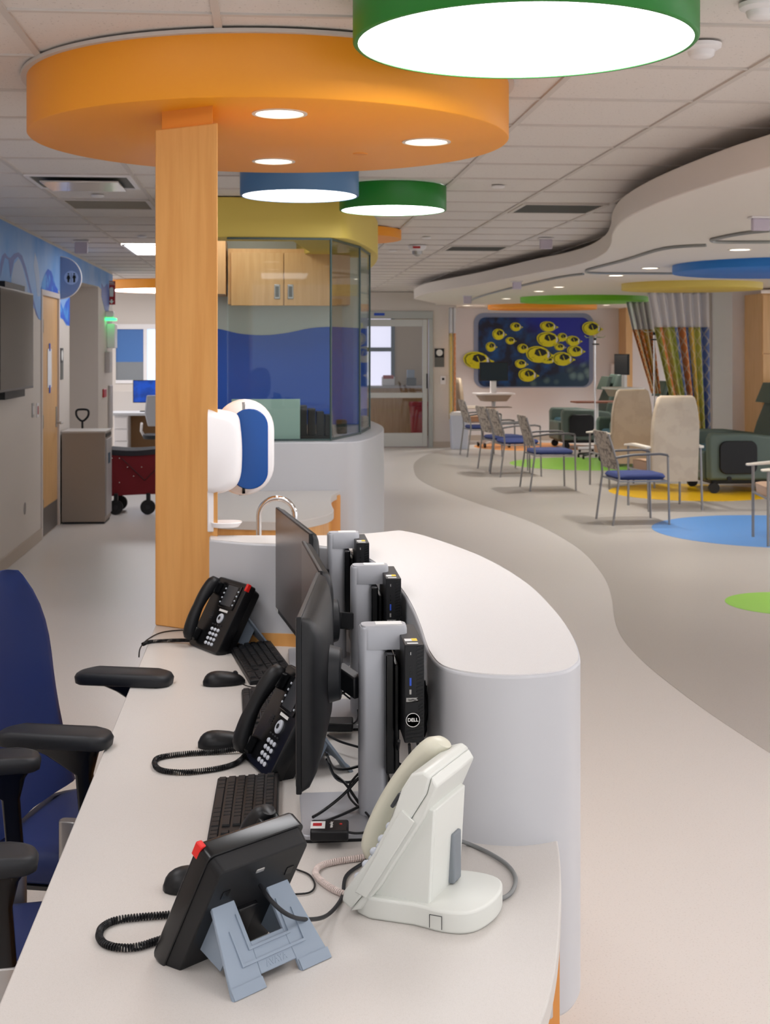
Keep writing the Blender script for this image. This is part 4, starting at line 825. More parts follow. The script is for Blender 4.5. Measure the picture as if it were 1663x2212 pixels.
# ================================================================ OFFICE CHAIRS
def office_chair():
    t = thing('office_chair', 'x', 'office chair', (0, 0, 0), 0, group='navy office chairs at the nurse desk')
    # faces +x
    rg = []
    for i in range(13):
        k = i/12; z = .52+.56*k; hw = .235+.02*math.sin(PI*k*.9)-(.0 if k < .55 else .165*((k-.55)/.45)**2.2); xb = -.235-.07*k-.03*math.sin(PI*k); th_ = .035*(1-.5*k)
        ring = []
        for j in range(20):
            a = 2*PI*j/20; cy = hw*math.copysign(abs(math.cos(a))**.6, math.cos(a)); cx = th_*math.copysign(abs(math.sin(a))**.8, math.sin(a))+.05*(cy/hw)**2*.8
            ring.append((xb+cx, cy, z))
        rg.append(ring)
    top = rg[-1]; c_ = Vector((sum(p[0] for p in top)/20, 0, 1.1)); rg.append([((p[0]-c_.x)*.7+c_.x, p[1]*.8, 1.095) for p in top]); rg.append([((p[0]-c_.x)*.2+c_.x, p[1]*.3, 1.102) for p in top])
    B().loft(rg).done('backrest', M_navy, t, smooth=70)
    # seat
    sr = []
    for z, sc in ((.42, .9), (.435, .98), (.465, 1.0), (.487, .97), (.494, .85)): sr.append([(x*sc, y*sc, z+(.006 if abs(y) > .15 else 0)) for x, y in rr(.49, .50, .11, 6)])
    B().loft(sr).done('seat', M_navy, t, smooth=60)
    B().loft([[(x, y, .405) for x, y in rr(.42, .42, .09)], [(x, y, .423) for x, y in rr(.45, .46, .1)]]).done('seat_pan', M_dark, t)
    for sy in (-1, 1):
        ar = B(); ar.loft([[(x+.01, sy*.285+y, z) for x, y in rr(.046, .03, .012)] for z, x_ in ((.40, 0), (.60, 0))]); ar.loft([[(-.03, sy*.25-.012, .39), (.05, sy*.25-.012, .39), (.05, sy*.25+.012, .42), (-.03, sy*.25+.012, .42)], [(-.03, sy*.30, .40), (.05, sy*.30, .40), (.05, sy*.30, .43), (-.03, sy*.30, .43)]])
        ar.done('arm_sleeve', M_alu, t, bevel=.003)
        B().loft([[(x+.01, sy*.285+y, .58) for x, y in rr(.036, .024, .008)], [(x-.0, sy*.285+y, .70) for x, y in rr(.038, .026, .008)], [(x-.03, sy*.285+y, .745) for x, y in rr(.12, .055, .02)], [(x-.05, sy*.285+y, .768) for x, y in rr(.19, .07, .02)]]).done('arm_post', M_blackg, t, bevel=.002)
        pr = []
        for z, sc in ((.768, .92), (.772, .98), (.788, 1.0), (.797, .96), (.801, .85)):
            pr.append([(-.07+x*sc*1.0, sy*.285+(y*sc*(1-.12*(x/.13)**2)), z-.008*(abs(x)/.13)**2) for x, y in rr(.265, .10, .035, 5)])
        B().loft(pr).done('arm_pad', M_dark, t, smooth=60)
    B().box(-.33, -.27, -.03, .03, .40, .75).box(-.30, -.12, -.035, .035, .385, .41).done('back_bracket', M_black, t, bevel=.006)
    B().cyl((0, 0, .12), (0, 0, .40), .027).cyl((0, 0, .06), (0, 0, .14), .045).done('gas_lift', M_alu, t)
    for k in range(5):
        a = 2*PI*k/5+.3; e = Vector((math.cos(a), math.sin(a), 0)); l_ = B().loft([[Vector((0, 0, .12))+Vector((-e.y, e.x, 0))*.025, Vector((0, 0, .12))-Vector((-e.y, e.x, 0))*.025, Vector((0, 0, .07))-Vector((-e.y, e.x, 0))*.025, Vector((0, 0, .07))+Vector((-e.y, e.x, 0))*.025], [e*.31+Vector((0, 0, .085))+Vector((-e.y, e.x, 0))*.015, e*.31+Vector((0, 0, .085))-Vector((-e.y, e.x, 0))*.015, e*.31+Vector((0, 0, .062))-Vector((-e.y, e.x, 0))*.015, e*.31+Vector((0, 0, .062))+Vector((-e.y, e.x, 0))*.015]]).done('base_leg', M_alu, t, bevel=.003)
        cc = e*.31; tv = Vector((-e.y, e.x, 0)); B().cyl((cc.x-tv.x*.022, cc.y-tv.y*.022, .028), (cc.x+tv.x*.022, cc.y+tv.y*.022, .028), .028, n=16).done('caster', M_black, l_)
    return t
ch = office_chair(); ch.location = (-.385, 3.33, 0); ch.rotation_euler = (0, 0, R(-14)); ch['label'] = 'navy office chair with its tall backrest in view, second from the camera'
dup(ch, (-.50, 2.62, 0), R(9), 'navy office chair cut off at the left edge, only armrests and seat showing', 'navy office chairs at the nurse desk')
for o_ in kids(ch):
    if o_.name.startswith(('arm_pad', 'arm_post')) and min(v_.co.y for v_ in o_.data.vertices) < -.2: o_.location = (.045, 0, .004)
# ================================================================ LEFT SIDE THINGS
# television
tv = thing('television', 'black wall television at the left edge beside the wooden door', 'television', (WX, 0, 0))
TX = .10; yA = at_x(72, 740, WX+TX).y; zt_ = at_x(72, 634, WX+TX).z; zb_ = at_x(70, 838, WX+TX).z
B().box(TX-.04, TX, yA-1.35, yA, zb_, zt_).done('bezel', M_blackg, tv, bevel=.004)
B().box(TX, TX+.002, yA-1.33, yA-.02, zb_+.02, zt_-.015).done('screen', mat('tv_screen', (8, 9, 12), .08, spec=.35), tv)
B().box(.005, TX-.03, yA-1.0, yA-.2, zb_-.06, zt_+.05).done('wall_bracket', M_black, tv, bevel=.004)
# outlets and switches by the door
for px, py, lbt, m in [(70, 886, 'grey outlet plate on the left wall below the television', M_alu), (80, 886, 'outlet plate with a dark red insert left of the door', M_white)]:
    q = at_x(px, py, WX); t = thing('outlet_plate', lbt, 'outlet', (WX, q.y, q.z)); B().box(0, .008, -.04, .04, -.06, .06).done('plate', m, t, bevel=.002); B().box(.008, .011, -.017, .017, -.035, .035).done('insert', M_red if m == M_white else M_white, t)
q = at_x(53, 1098, WX); tag(B(Matrix.Translation(q) @ Matrix.Rotation(PI/2, 4, 'Y')).lathe([(.05, 0), (.05, .004), (.01, .005)], 24).done('door_bumper', M_alu), 'round grey cover plate low on the left wall', 'cover plate')
q = at_x(131, 800, WX); t = thing('room_sign', 'dark and grey room sign on the wall right of the wooden door', 'sign', (WX, q.y, at_x(131, 752, WX).z)); B().box(0, .012, -.07, .09, -.14, 0).done('upper_plate', M_black, t); B().box(0, .012, -.07, .09, -.30, -.14).done('lower_plate', M_vent, t)
B(Matrix.Translation((.012, .01, -.07)) @ Matrix.Rotation(PI/2, 4, 'Y')).lathe([(.05, 0), (.05, .002), (.005, .002)], 24).done('badge', M_lbl, t)
# restroom sign projecting from the wall
q = at_x(130, 600, WX); sg = thing('restroom_sign', 'half round blue projecting sign with man and woman figures', 'sign', (WX, q.y, q.z)); RR = .197
prf = [(0, -RR)]+[(RR*math.cos(a), RR*math.sin(a)) for a in [-PI/2+PI*k/32 for k in range(33)]]
B().loft([[(x, -.01, z) for x, z in prf[1:]], [(x, .01, z) for x, z in prf[1:]]]).done('panel', mat('sign_blue', (128, 150, 194), .4), sg)
B().tube([(RR*math.cos(a), 0, RR*math.sin(a)) for a in [-PI/2+PI*k/32 for k in range(33)]], .008, 8).done('rim', M_white, sg)
dc = (.105, .0); B(Matrix.Translation((dc[0], -.011, dc[1])) @ Matrix.Rotation(PI/2, 4, 'X')).lathe([(.066, -.001), (.066, .002), (.004, .002)], 36).done('badge', mat('sign_light', (176, 196, 232), .5), sg)
for sx, nm in ((-.026, 'woman_symbol'), (.028, 'man_symbol')):
    b = B(); x0 = dc[0]+sx
    b.loft([[(x0+.008*math.cos(a), -.0145, .036+.008*math.sin(a)) for a in [k*PI/8 for k in range(16)]], [(x0+.008*math.cos(a), -.012, .036+.008*math.sin(a)) for a in [k*PI/8 for k in range(16)]]])
    body = [(-.012, .024), (.012, .024), (.017, -.004), (.010, -.004), (.009, -.044), (-.009, -.044), (-.010, -.004), (-.017, -.004)] if nm == 'man_symbol' else [(-.009, .024), (.009, .024), (.018, -.010), (.010, -.012), (.007, -.044), (-.007, -.044), (-.010, -.012), (-.018, -.010)]
    b.loft([[(x0+x, -.0145, z) for x, z in body], [(x0+x, -.012, z) for x, z in body]]); b.done(nm, M_black, sg, smooth=0)
B().box(dc[0]-.0015, dc[0]+.0015, -.0145, -.012, -.044, .044).done('divider', M_black, sg)
# fire sign, green lamp, small wall things on the pier
def on_pier(px, py): return at_x(px, py, WX)
q = at_y(241, 607, 16.9); sx0 = at_y(233, 620, 16.9).x; sx1 = at_y(249, 620, 16.9).x; z1 = at_y(240, 607, 16.9).z; z0 = at_y(240, 658, 16.9).z
fs = thing('fire_extinguisher_sign', 'red projecting fire extinguisher sign with white arrow', 'sign', ((sx0+sx1)/2, 16.9, z0)); hw = (sx1-sx0)/2; H_ = z1-z0
B().box(-hw, hw, -.005, .01, 0, H_).done('panel', M_red, fs, bevel=.002); B().box(-hw-.05, -hw, 0, .008, H_*.3, H_*.8).done('bracket', M_alu, fs)
ex = [(-.022, .10), (.022, .10), (.026, .19), (.012, .215), (-.012, .215), (-.026, .19)]
B().loft([[(x, -.008, z) for x, z in ex], [(x, -.005, z) for x, z in ex]]).done('extinguisher_symbol', M_lbl, fs); B().loft([[(x, -.008, z) for x, z in [(0, .01), (.03, .045), (.01, .045), (.01, .065), (-.01, .065), (-.01, .045), (-.03, .045)]], [(x, -.005, z) for x, z in [(0, .01), (.03, .045), (.01, .045), (.01, .065), (-.01, .065), (-.01, .045), (-.03, .045)]]]).done('arrow', M_lbl, fs)
text('FIRE', 'letters', .034, M_lbl, fs, Matrix.Translation((0, -.007, H_-.022)) @ Matrix.Rotation(PI/2, 4, 'X')); text('EXTINGUISHER', 'letters', .012, M_lbl, fs, Matrix.Translation((0, -.007, H_-.045)) @ Matrix.Rotation(PI/2, 4, 'X'))
q = at_x(228, 690, WX); t = thing('beacon_lamp', 'small white wall fixture glowing green on the pier below the red sign', 'indicator light', (WX, q.y, q.z)); B().box(0, .1, -.05, .05, .015, .1).done('housing', M_white, t, bevel=.01); B().box(.0, .13, -.06, .06, -.015, .015).done('green_lens', mat('green_glow', (60, 240, 120), .3, emit=(60, 255, 130), es=2.5), t, bevel=.005)
for px, p0, p1, w_, nm, lb_, m in [(233, 700, 752, .10, 'towel_dispenser', 'tall pale dispenser on the pier beneath the green light', M_white), (229, 760, 805, .06, 'wall_phone', 'pale intercom box on the pier', M_edge), (224, 840, 858, .02, 'alarm_pull', 'small red pull station low on the pier', M_red), (236, 832, 925, .03, 'access_panel', 'tall flush grey panel on the pier at the corner', M_edge)]:
    a = at_x(px, p0, WX); c = at_x(px, p1, WX); tag(B().box(WX, WX+w_, a.y-.13, a.y+.13, c.z, a.z).done(nm, m, bevel=.008), lb_, nm.replace('_', ' '))
# beige cabinet
a = at_z(133, 1132.7, 0); c = at_z(226, 1132.7, 0)
cbn = thing('shred_cabinet', 'beige metal document cabinet standing beside the wooden door', 'cabinet', (a.x, a.y, 0)); W_ = c.x-a.x
B().box(0, W_, 0, .46, .02, .865).done('body', M_beigecab, cbn, bevel=.004); B().box(-.004, W_+.004, -.004, .464, .862, .88).done('lid', mat('cabinet_lid', (190, 184, 180), .45), cbn, bevel=.003)
B().box(.01, W_-.01, .01, .45, 0, .02).done('plinth', M_dark, cbn)
dd_ = B().box(W_, W_+.012, .02, .44, .07, .80).done('door', mat('cabinet_door_grey', (168, 164, 164), .45), cbn, bevel=.003); B().box(W_+.012, W_+.014, .15, .3, .56, .66).done('emblem', mat('emblem_teal', (50, 80, 100), .5), dd_)
B().box(W_, W_+.008, .03, .43, .82, .85).done('slot', M_dark, cbn)
# wagon
wz = at_z(258, 1112, 0).y; wg = thing('folding_wagon', 'dark red folding fabric wagon with black wheels behind the cabinet', 'wagon', (at_y(232, 1000, wz).x, wz, 0))
ww = .95; zz0 = at_y(280, 1072, wz).z; zz1 = at_y(280, 972, wz).z
b = B(); 
def sag(x): return .015*math.sin(PI*x/ww*2)
N_ = 16; 
b.loft([[(x, -.0, zz0+.02*math.sin(x*3)) , (x, -.012, zz0+.15), (x, .0, zz1-sag(x)), (x, .45, zz1-sag(x)), (x, .46, zz0+.15), (x, .45, zz0+.02*math.sin(x*3))] for x in [ww*k/N_ for k in range(N_+1)]])
b.done('fabric_tub', M_redc, wg, smooth=60)
B().loft([[(x, -.008, zz1-sag(x)-.045), (x, -.014, zz1-sag(x)+.008), (x, .46, zz1-sag(x)+.008), (x, .455, zz1-sag(x)-.045)] for x in [ww*k/N_ for k in range(N_+1)]]).done('rim_band', mat('wagon_rim', (44, 42, 50), .7), wg)
fb = B()
for x0_, x1_ in ((.14, .37), (.60, .37), (.60, .86)): fb.cyl((x0_, -.018, zz1-.08), (x1_, -.018, zz0+.16), .005, n=6)
fb.done('cross_frame', mat('wagon_frame', (60, 14, 20), .6), wg)
for x_, z_ in ((.05, zz1-.08), (.12, zz1-.08), (.12, zz0+.14), (.20, zz1-.17), (.34, zz1-.17), (.26, zz1-.26)): B().ell((x_, -.022, z_), (.006, .004, .006), 8, 6).done('rivet', M_chrome, wg)
for x_, y_ in ((.08, 0), (.40, .0), (.08, .42), (.84, .42)):
    wh = B(Matrix.Translation((x_, y_, .075)) @ Matrix.Rotation(PI/2, 4, 'X')).lathe([(.03, -.02), (.07, -.02), (.075, -.012), (.075, .012), (.07, .02), (.03, .02)], 28).done('wheel', M_black, wg, smooth=50)
    B(Matrix.Translation((x_, y_, .075)) @ Matrix.Rotation(PI/2, 4, 'X')).lathe([(.022, -.024), (.022, .024)], 12).done('hub', M_dark, wh); B().box(x_-.015, x_+.025, y_-.03, y_+.03, .13, zz0+.03).done('fork', M_black, wh, bevel=.004)
hx = at_y(178, 900, wz+.1).x-wg.location.x; hz1 = at_y(178, 885, wz+.1).z; s = .062
hp = smooth_line([(hx-s, .1, hz1-.03), (hx-s*.7, .1, hz1), (hx+s*.7, .1, hz1), (hx+s, .1, hz1-.03), (hx+s*.8, .1, hz1-.075), (hx, .1, hz1-.115), (hx-s*.8, .1, hz1-.075)], 3, True)
B().tube(hp, .011, 8, closed=True).done('pull_grip', M_black, wg, smooth=60); B().tube([(hx, .1, hz1-.11), (hx, .1, .4), (.02, .2, zz0+.02)], .011, 8).done('pull_handle', M_black, wg)
# far left office
YO = 21.6; x0o, x1o = at_y(243, 800, YO).x-.4, at_y(470, 800, YO).x
wlx = [at_y(x, 800, YO).x for x in (250, 310, 318, 420)]; zT = at_y(250, 700, YO).z; zB = at_y(250, 828, YO).z
b = B(); b.box(x0o, x1o+.8, YO, YO+.12, 0, zB); b.box(x0o, x1o+.8, YO, YO+.12, zT, CEIL); b.box(x0o, wlx[0], YO, YO+.12, zB, zT); b.box(wlx[3], x1o+.8, YO, YO+.12, zB, zT); struct(b.done('wall_office', M_wall))
wf = struct(B().box(wlx[0], wlx[3], YO-.02, YO+.05, zT-.08, zT).box(wlx[0], wlx[3], YO-.02, YO+.05, zB, zB+.05).box(wlx[1], wlx[2], YO-.02, YO+.05, zB+.051, zT-.081).done('window_2', M_white))
zm1 = at_y(250, 782, YO).z
B().box(wlx[0], wlx[1], YO+.02, YO+.03, zm1, zT-.08).done('blue_shade', mat('shade_blue', (70, 116, 180), .5), wf); B().box(wlx[0], wlx[1], YO+.02, YO+.03, zB+.05, zm1).done('lower_pane', mat('grey_pane', (132, 136, 140), .3), wf)
B().box(wlx[2], wlx[3], YO+.02, YO+.03, zB+.05, zT-.08).done('bright_pane', mat('office_day', (200, 220, 250), .3, emit=(190, 215, 255), es=.8), wf)
struct(B().box(WX-.9, x0o+.2, ze, YO, 0, CEIL).done('wall_office_side', M_wall)) if False else None
YD = 18.9; ofd = thing('office_desk', 'white office desk with drawers seen left of the column', 'desk', (at_y(246, 900, YD).x, YD, 0))
B().box(-.1, 1.6, 0, .7, .735, .775).done('desktop', M_solid2, ofd, bevel=.004); pd = B().box(0, .19, .04, .6, .02, .73).done('pedestal', M_white, ofd)
for k in range(4): B().box(.008, .182, .02, .04, .05+k*.168, .205+k*.168).done('drawer', M_white, pd, bevel=.006)
B().box(.19, 1.6, .4, .43, .05, .73).done('modesty_panel', M_brown, ofd); B().box(-.1, 1.6, .66, .7, .775, 1.06).done('back_panel', M_wall, ofd)
a = at_y(287, 870, YD+.35); c = at_y(340, 821, YD+.35)
om = thing('office_monitor', 'far office monitor showing a blue underwater picture', 'monitor', (a.x, YD+.35, .775)); B().box(0, c.x-a.x+.2, 0, .03, a.z-.775, c.z-.775).done('bezel', M_black, om, bevel=.003)
B().box(.01, c.x-a.x+.19, -.002, .002, a.z-.765, c.z-.785).done('screen', mat('office_screen', (12, 60, 150), .3, emit=(20, 80, 190), es=.5, noise=(7, (6, 16, 40), .4, .6)), om); B().box(.2, .28, .0, .04, 0, a.z-.77).box(.1, .38, -.05, .1, 0, .01).done('foot', M_black, om)
YC2 = 18.3; a = at_y(306, 945, YC2); c = at_y(340, 850, YC2)
oc = thing('task_chair', 'light grey task chair in the far office left of the column', 'office chair', (a.x+.24, YC2, 0))
B().loft([[(-.16, 0, .62), (.2, 0, .62), (.2, .04, .62), (-.16, .04, .62)], [(-.20, -.02, .80), (.22, -.02, .80), (.22, .03, .80), (-.2, .03, .80)], [(-.17, -.06, 1.04), (.2, -.06, 1.04), (.2, -.02, 1.04), (-.17, -.02, 1.04)]]).done('backrest', mat('mesh_grey', (168, 170, 176), .6), oc, bevel=.015)
B().loft([[(x, y+.25, .44) for x, y in rr(.46, .44, .1)], [(x, y+.25, .50) for x, y in rr(.48, .46, .1)]]).done('seat', M_dark, oc, bevel=.015); B().tube([(-.23, .25, .47), (-.26, .15, .55), (-.24, 0, .66)], .018, 8).done('arm', M_white, oc); B().cyl((0, .25, .06), (0, .25, .44), .025).done('gas_lift', M_dark, oc)
for k in range(5):
    a_ = 2*PI*k/5; B().cyl((0, .25, .08), (.28*math.cos(a_), .25+.28*math.sin(a_), .05), .015, n=8).done('base_leg', M_dark, oc); B().cyl((.28*math.cos(a_)-.02, .25+.28*math.sin(a_), .027), (.28*math.cos(a_)+.02, .25+.28*math.sin(a_), .027), .027, n=10).done('caster', M_dark, oc)
# ================================================================ FISH MURAL WALL
YQ = YM-.02
a = at_y(1033, 835, YQ); c = at_y(1272, 686, YQ)
def mural_mat():
    m = bpy.data.materials.new('reef_print'); m.use_nodes = True; nt = m.node_tree; b = nt.nodes['Principled BSDF']; b.inputs['Roughness'].default_value = .4
    tc = nt.nodes.new('ShaderNodeTexCoord'); sp = nt.nodes.new('ShaderNodeSeparateXYZ'); nt.links.new(tc.outputs['Generated'], sp.inputs[0])
    n1 = nt.nodes.new('ShaderNodeTexNoise'); n1.inputs['Scale'].default_value = 3.4; n1.inputs['Detail'].default_value = 6; nt.links.new(tc.outputs['Object'], n1.inputs['Vector'])
    r1 = nt.nodes.new('ShaderNodeValToRGB'); e = r1.color_ramp.elements; e[0].position = .42; e[0].color = lin((4, 16, 50)); e[1].position = .62; e[1].color = lin((10, 74, 140)); nt.links.new(n1.outputs['Fac'], r1.inputs[0])
    n2 = nt.nodes.new('ShaderNodeTexVoronoi'); n2.inputs['Scale'].default_value = 5; nt.links.new(tc.outputs['Object'], n2.inputs['Vector'])
    r2 = nt.nodes.new('ShaderNodeValToRGB'); e = r2.color_ramp.elements; e[0].position = .1; e[0].color = lin((120, 150, 150)); e[1].position = .5; e[1].color = lin((20, 56, 84)); nt.links.new(n2.outputs['Distance'], r2.inputs[0])
    def mth(op, x, y):
        q = nt.nodes.new('ShaderNodeMath'); q.operation = op
        for i, v_ in enumerate((x, y)):
            if isinstance(v_, (int, float)): q.inputs[i].default_value = v_
            else: nt.links.new(v_, q.inputs[i])
        return q.outputs[0]
    def mixc(f, c1, c2):
        q = nt.nodes.new('ShaderNodeMix'); q.data_type = 'RGBA'; nt.links.new(f, q.inputs['Factor'])
        for i, v_ in ((6, c1), (7, c2)):
            if isinstance(v_, tuple): q.inputs[i].default_value = v_
            else: nt.links.new(v_, q.inputs[i])
        return q.outputs[2]
    coral = nt.nodes.new('ShaderNodeClamp'); nt.links.new(mth('MULTIPLY', mth('SUBTRACT', mth('ADD', mth('MULTIPLY', sp.outputs[0], .55), mth('MULTIPLY', n1.outputs['Fac'], .35)), mth('ADD', mth('MULTIPLY', sp.outputs[2], 1.1), .28)), 9), coral.inputs[0])
    deep = nt.nodes.new('ShaderNodeClamp'); nt.links.new(mth('MULTIPLY', mth('SUBTRACT', mth('ADD', sp.outputs[0], mth('MULTIPLY', sp.outputs[2], .9)), 1.12), 3.2), deep.inputs[0])
    c1 = mixc(deep.outputs[0], r1.outputs[0], lin((0, 24, 160))); c2 = mixc(coral.outputs[0], c1, r2.outputs[0]); nt.links.new(c2, b.inputs['Base Color'])
    return m
fm = thing('fish_mural', 'rounded blue underwater reef panel with yellow fish on the back wall', 'mural', ((a.x+c.x)/2, YQ, (a.z+c.z)/2)); mw, mh = c.x-a.x, c.z-a.z
B().loft([[(x, -.0, z) for x, z in rr(mw+.16, mh+.10, .18, 8, 0, .03)], [(x, .02, z) for x, z in rr(mw+.16, mh+.10, .18, 8, 0, .03)]]).done('backing_frame', mat('frame_bluegrey', (138, 150, 178), .5), fm)
B().loft([[(x, -.012, z) for x, z in rr(mw, mh, .13, 8)], [(x, 0, z) for x, z in rr(mw, mh, .13, 8)]]).done('reef_print', mural_mat(), fm)
M_fish = mat('fish_yellow', (222, 218, 20), .5, noise=(14, (120, 130, 20), .30, .42)); M_fb2 = mat('fish_black', (16, 26, 24), .5); M_fw = mat('fish_white', (226, 230, 240), .5); M_forg = mat('fish_line_olive', (90, 96, 10), .5)
fish = [(810, 572, 215, 118, 'largest, overhanging the left edge of the reef panel'), (955, 392, 100, 78, 'upper left, third from the top edge'), (1073, 340, 88, 60, 'small, near the top left of the panel'), (1035, 436, 76, 50, 'small, below the top left pair'), (900, 478, 80, 68, 'small, close to the left edge of the panel'), (1122, 490, 88, 66, 'small, in the middle of the panel'),
        (1298, 338, 130, 72, 'top centre of the panel'), (1395, 412, 80, 60, 'half hidden at the right of the large upper fish'), (1300, 428, 180, 104, 'large, upper middle'), (1375, 480, 85, 48, 'pale, under the large upper fish'), (1470, 437, 118, 70, 'right side, upper of the right hand pair'), (1485, 507, 130, 78, 'right side, lower of the right hand pair'), (1290, 570, 120, 50, 'partly hidden behind the large middle fish'), (1235, 532, 200, 116, 'large, in the middle of the panel'), (1400, 562, 160, 96, 'lower right, above the coral'), (1108, 596, 96, 60, 'small, lower left of the middle'), (1157, 674, 145, 92, 'lowest on the panel, above the coral'), (1598, 352, 150, 98, 'overhanging the right edge, behind the drip pole')]
for k, (fx, fy, fw, fh, lb_) in enumerate(fish):
    px, py = 780+fx/3.198, 600+fy/3.198; yq = YQ-.016-.0016*k; p = at_y(px, py, yq); W2 = fw/3.198/F*yq/2; H2 = fh/3.198/F*yq/2; tl = R(-8)
    t = thing('fish_cutout', 'yellow butterflyfish, '+lb_, 'fish decoration', p, group='yellow fish on the mural')
    def o2(pts, d0, d1, nm, m):
        q = [(x*W2*math.cos(tl)-z*H2*math.sin(tl), x*W2*math.sin(tl)+z*H2*math.cos(tl)) for x, z in pts]
        B().loft([[(x, d0, z) for x, z in q], [(x, d1, z) for x, z in q]]).done(nm, m, t, smooth=0)
    body = smooth_line([(x, z, 0) for x, z in [(-1, .0), (-.9, .5), (-.55, .88), (-.1, 1), (.35, .85), (.62, .5), (.8, .28), (1, .22), (1, .05), (.85, -.05), (.7, -.3), (.45, -.7), (0, -.98), (-.5, -.92), (-.85, -.55)]], 3, True)
    o2([(q.x, q.y) for q in body], 0, .008, 'body', M_fish)
    o2([(-.35, .55), (-.05, .8), (.35, .65), (.5, .3), (.25, -.05), (-.1, -.2), (-.4, .0)], -.001, .002, 'back_patch', M_fb2)
    o2([(.48, .55), (.62, .45), (.70, .05), (.62, -.3), (.52, -.1), (.55, .2)], -.0012, .002, 'white_band', M_fw); o2([(.62, .45), (.72, .32), (.80, .05), (.68, -.25), (.62, -.3), (.70, .05)], -.0011, .002, 'eye_band', M_fb2)
    o2([(-.15, .5), (-.08, .5), (.12, -.1), (.05, -.12)], -.0016, .002, 'stripe', M_fish)
    ol = [(-.92, .05), (-.8, .5), (-.5, .78), (-.1, .9), (-.1, .84), (-.47, .70), (-.73, .42), (-.84, .05), (-.75, -.45), (-.45, -.78), (-.48, -.84), (-.82, -.5)]; o2(ol, -.0009, .001, 'fin_line', M_forg)
# room sign and switch by the door, curtain edge, bins
for px, py, lbl_ in [(949, 753, 'x')]:
    q = at_y(949, 753, YF-.01); t = thing('room_sign', 'black and grey room number sign right of the sliding door', 'sign', q); B().box(-.08, .08, -.008, .005, -.15, 0).done('upper_plate', M_black, t); B().box(-.08, .08, -.008, .005, -.31, -.15).done('lower_plate', M_vent, t)
    B(Matrix.Translation((0, -.009, -.07)) @ Matrix.Rotation(PI/2, 4, 'X')).lathe([(.055, -.001), (.055, .003), (.005, .003)], 24).done('badge', M_lbl, t)
q = at_y(957, 820, YF-.01); t = thing('switch_plate', 'white switch plate on the wall right of the sliding door', 'switch', q); B().box(-.045, .045, -.006, .004, -.08, .06).done('plate', M_white, t, bevel=.003); B().box(-.02, .02, -.009, .0, -.01, .03).done('reader_window', M_dark, t)
q = at_z(990, 968, 0); t = thing('trash_can', 'white slim trash can against the wall beside the curtain', 'trash can', (q.x, q.y-.1, 0)); hh = .62
B().loft([[(x, y, 0) for x, y in rr(.27, .24, .03)], [(x, y, hh-.05) for x, y in rr(.31, .28, .03)]]).done('body', mat('bin_white', (206, 210, 224), .4), t); B().loft([[(x, y, hh-.06) for x, y in rr(.33, .30, .03)], [(x, y, hh) for x, y in rr(.27, .26, .03)]]).done('lid', M_white, t, bevel=.006)
def curtain_mat(name, cols, scale=1.0):
    m = bpy.data.materials.new(name); m.use_nodes = True; nt = m.node_tree; b = nt.nodes['Principled BSDF']; b.inputs['Roughness'].default_value = .85
    tc = nt.nodes.new('ShaderNodeTexCoord'); sp = nt.nodes.new('ShaderNodeSeparateXYZ'); nt.links.new(tc.outputs['UV'], sp.inputs[0])
    r = nt.nodes.new('ShaderNodeValToRGB'); r.color_ramp.interpolation = 'CONSTANT'; e = r.color_ramp.elements
    for i, c_ in enumerate(cols):
        el = e[i] if i < 2 else e.new(.5); 
    for i, c_ in enumerate(cols): e[i].position = i/len(cols)
    for i, c_ in enumerate(cols): e[i].color = lin(c_)
    nt.links.new(sp.outputs[0], r.inputs[0])
    mp = nt.nodes.new('ShaderNodeMapping'); mp.inputs['Scale'].default_value = (len(cols)*.7, 6, 1); mp.inputs['Rotation'].default_value = (0, 0, R(45)); nt.links.new(tc.outputs['UV'], mp.inputs[0])
    vo = nt.nodes.new('ShaderNodeTexVoronoi'); vo.feature = 'DISTANCE_TO_EDGE'; vo.inputs['Randomness'].default_value = 0; vo.inputs['Scale'].default_value = 2; nt.links.new(mp.outputs[0], vo.inputs['Vector'])
    lt = nt.nodes.new('ShaderNodeMath'); lt.operation = 'LESS_THAN'; lt.inputs[1].default_value = .09; nt.links.new(vo.outputs['Distance'], lt.inputs[0])
    mx = nt.nodes.new('ShaderNodeMix'); mx.data_type = 'RGBA'; ml = nt.nodes.new('ShaderNodeMath'); ml.operation = 'MULTIPLY'; ml.inputs[1].default_value = .5; nt.links.new(lt.outputs[0], ml.inputs[0]); nt.links.new(ml.outputs[0], mx.inputs['Factor'])
    nt.links.new(r.outputs[0], mx.inputs[6]); mx.inputs[7].default_value = lin((232, 224, 200)); nt.links.new(mx.outputs[2], b.inputs['Base Color']); return m
def sheet(name, m, parent, fn, nu=96, nv=14, th=.004):
    bm = bmesh.new(); uvl = bm.loops.layers.uv.new('UVMap'); G = [[bm.verts.new(fn(i/nu, j/nv)) for j in range(nv+1)] for i in range(nu+1)]
    for i in range(nu):
        for j in range(nv):
            f_ = bm.faces.new((G[i][j], G[i+1][j], G[i+1][j+1], G[i][j+1]))
            for l, (a_, b_) in zip(f_.loops, ((i, j), (i+1, j), (i+1, j+1), (i, j+1))): l[uvl].uv = (a_/nu*.999, b_/nv)
            f_.smooth = True
    me = bpy.data.meshes.new(name); bm.to_mesh(me); bm.free(); me.materials.append(m); o = bpy.data.objects.new(name, me); C.objects.link(o); o.parent = parent
    sm = o.modifiers.new('thickness', 'SOLIDIFY'); sm.thickness = th; return o
M_mesh = mat('curtain_mesh_white', (224, 222, 226), .8)
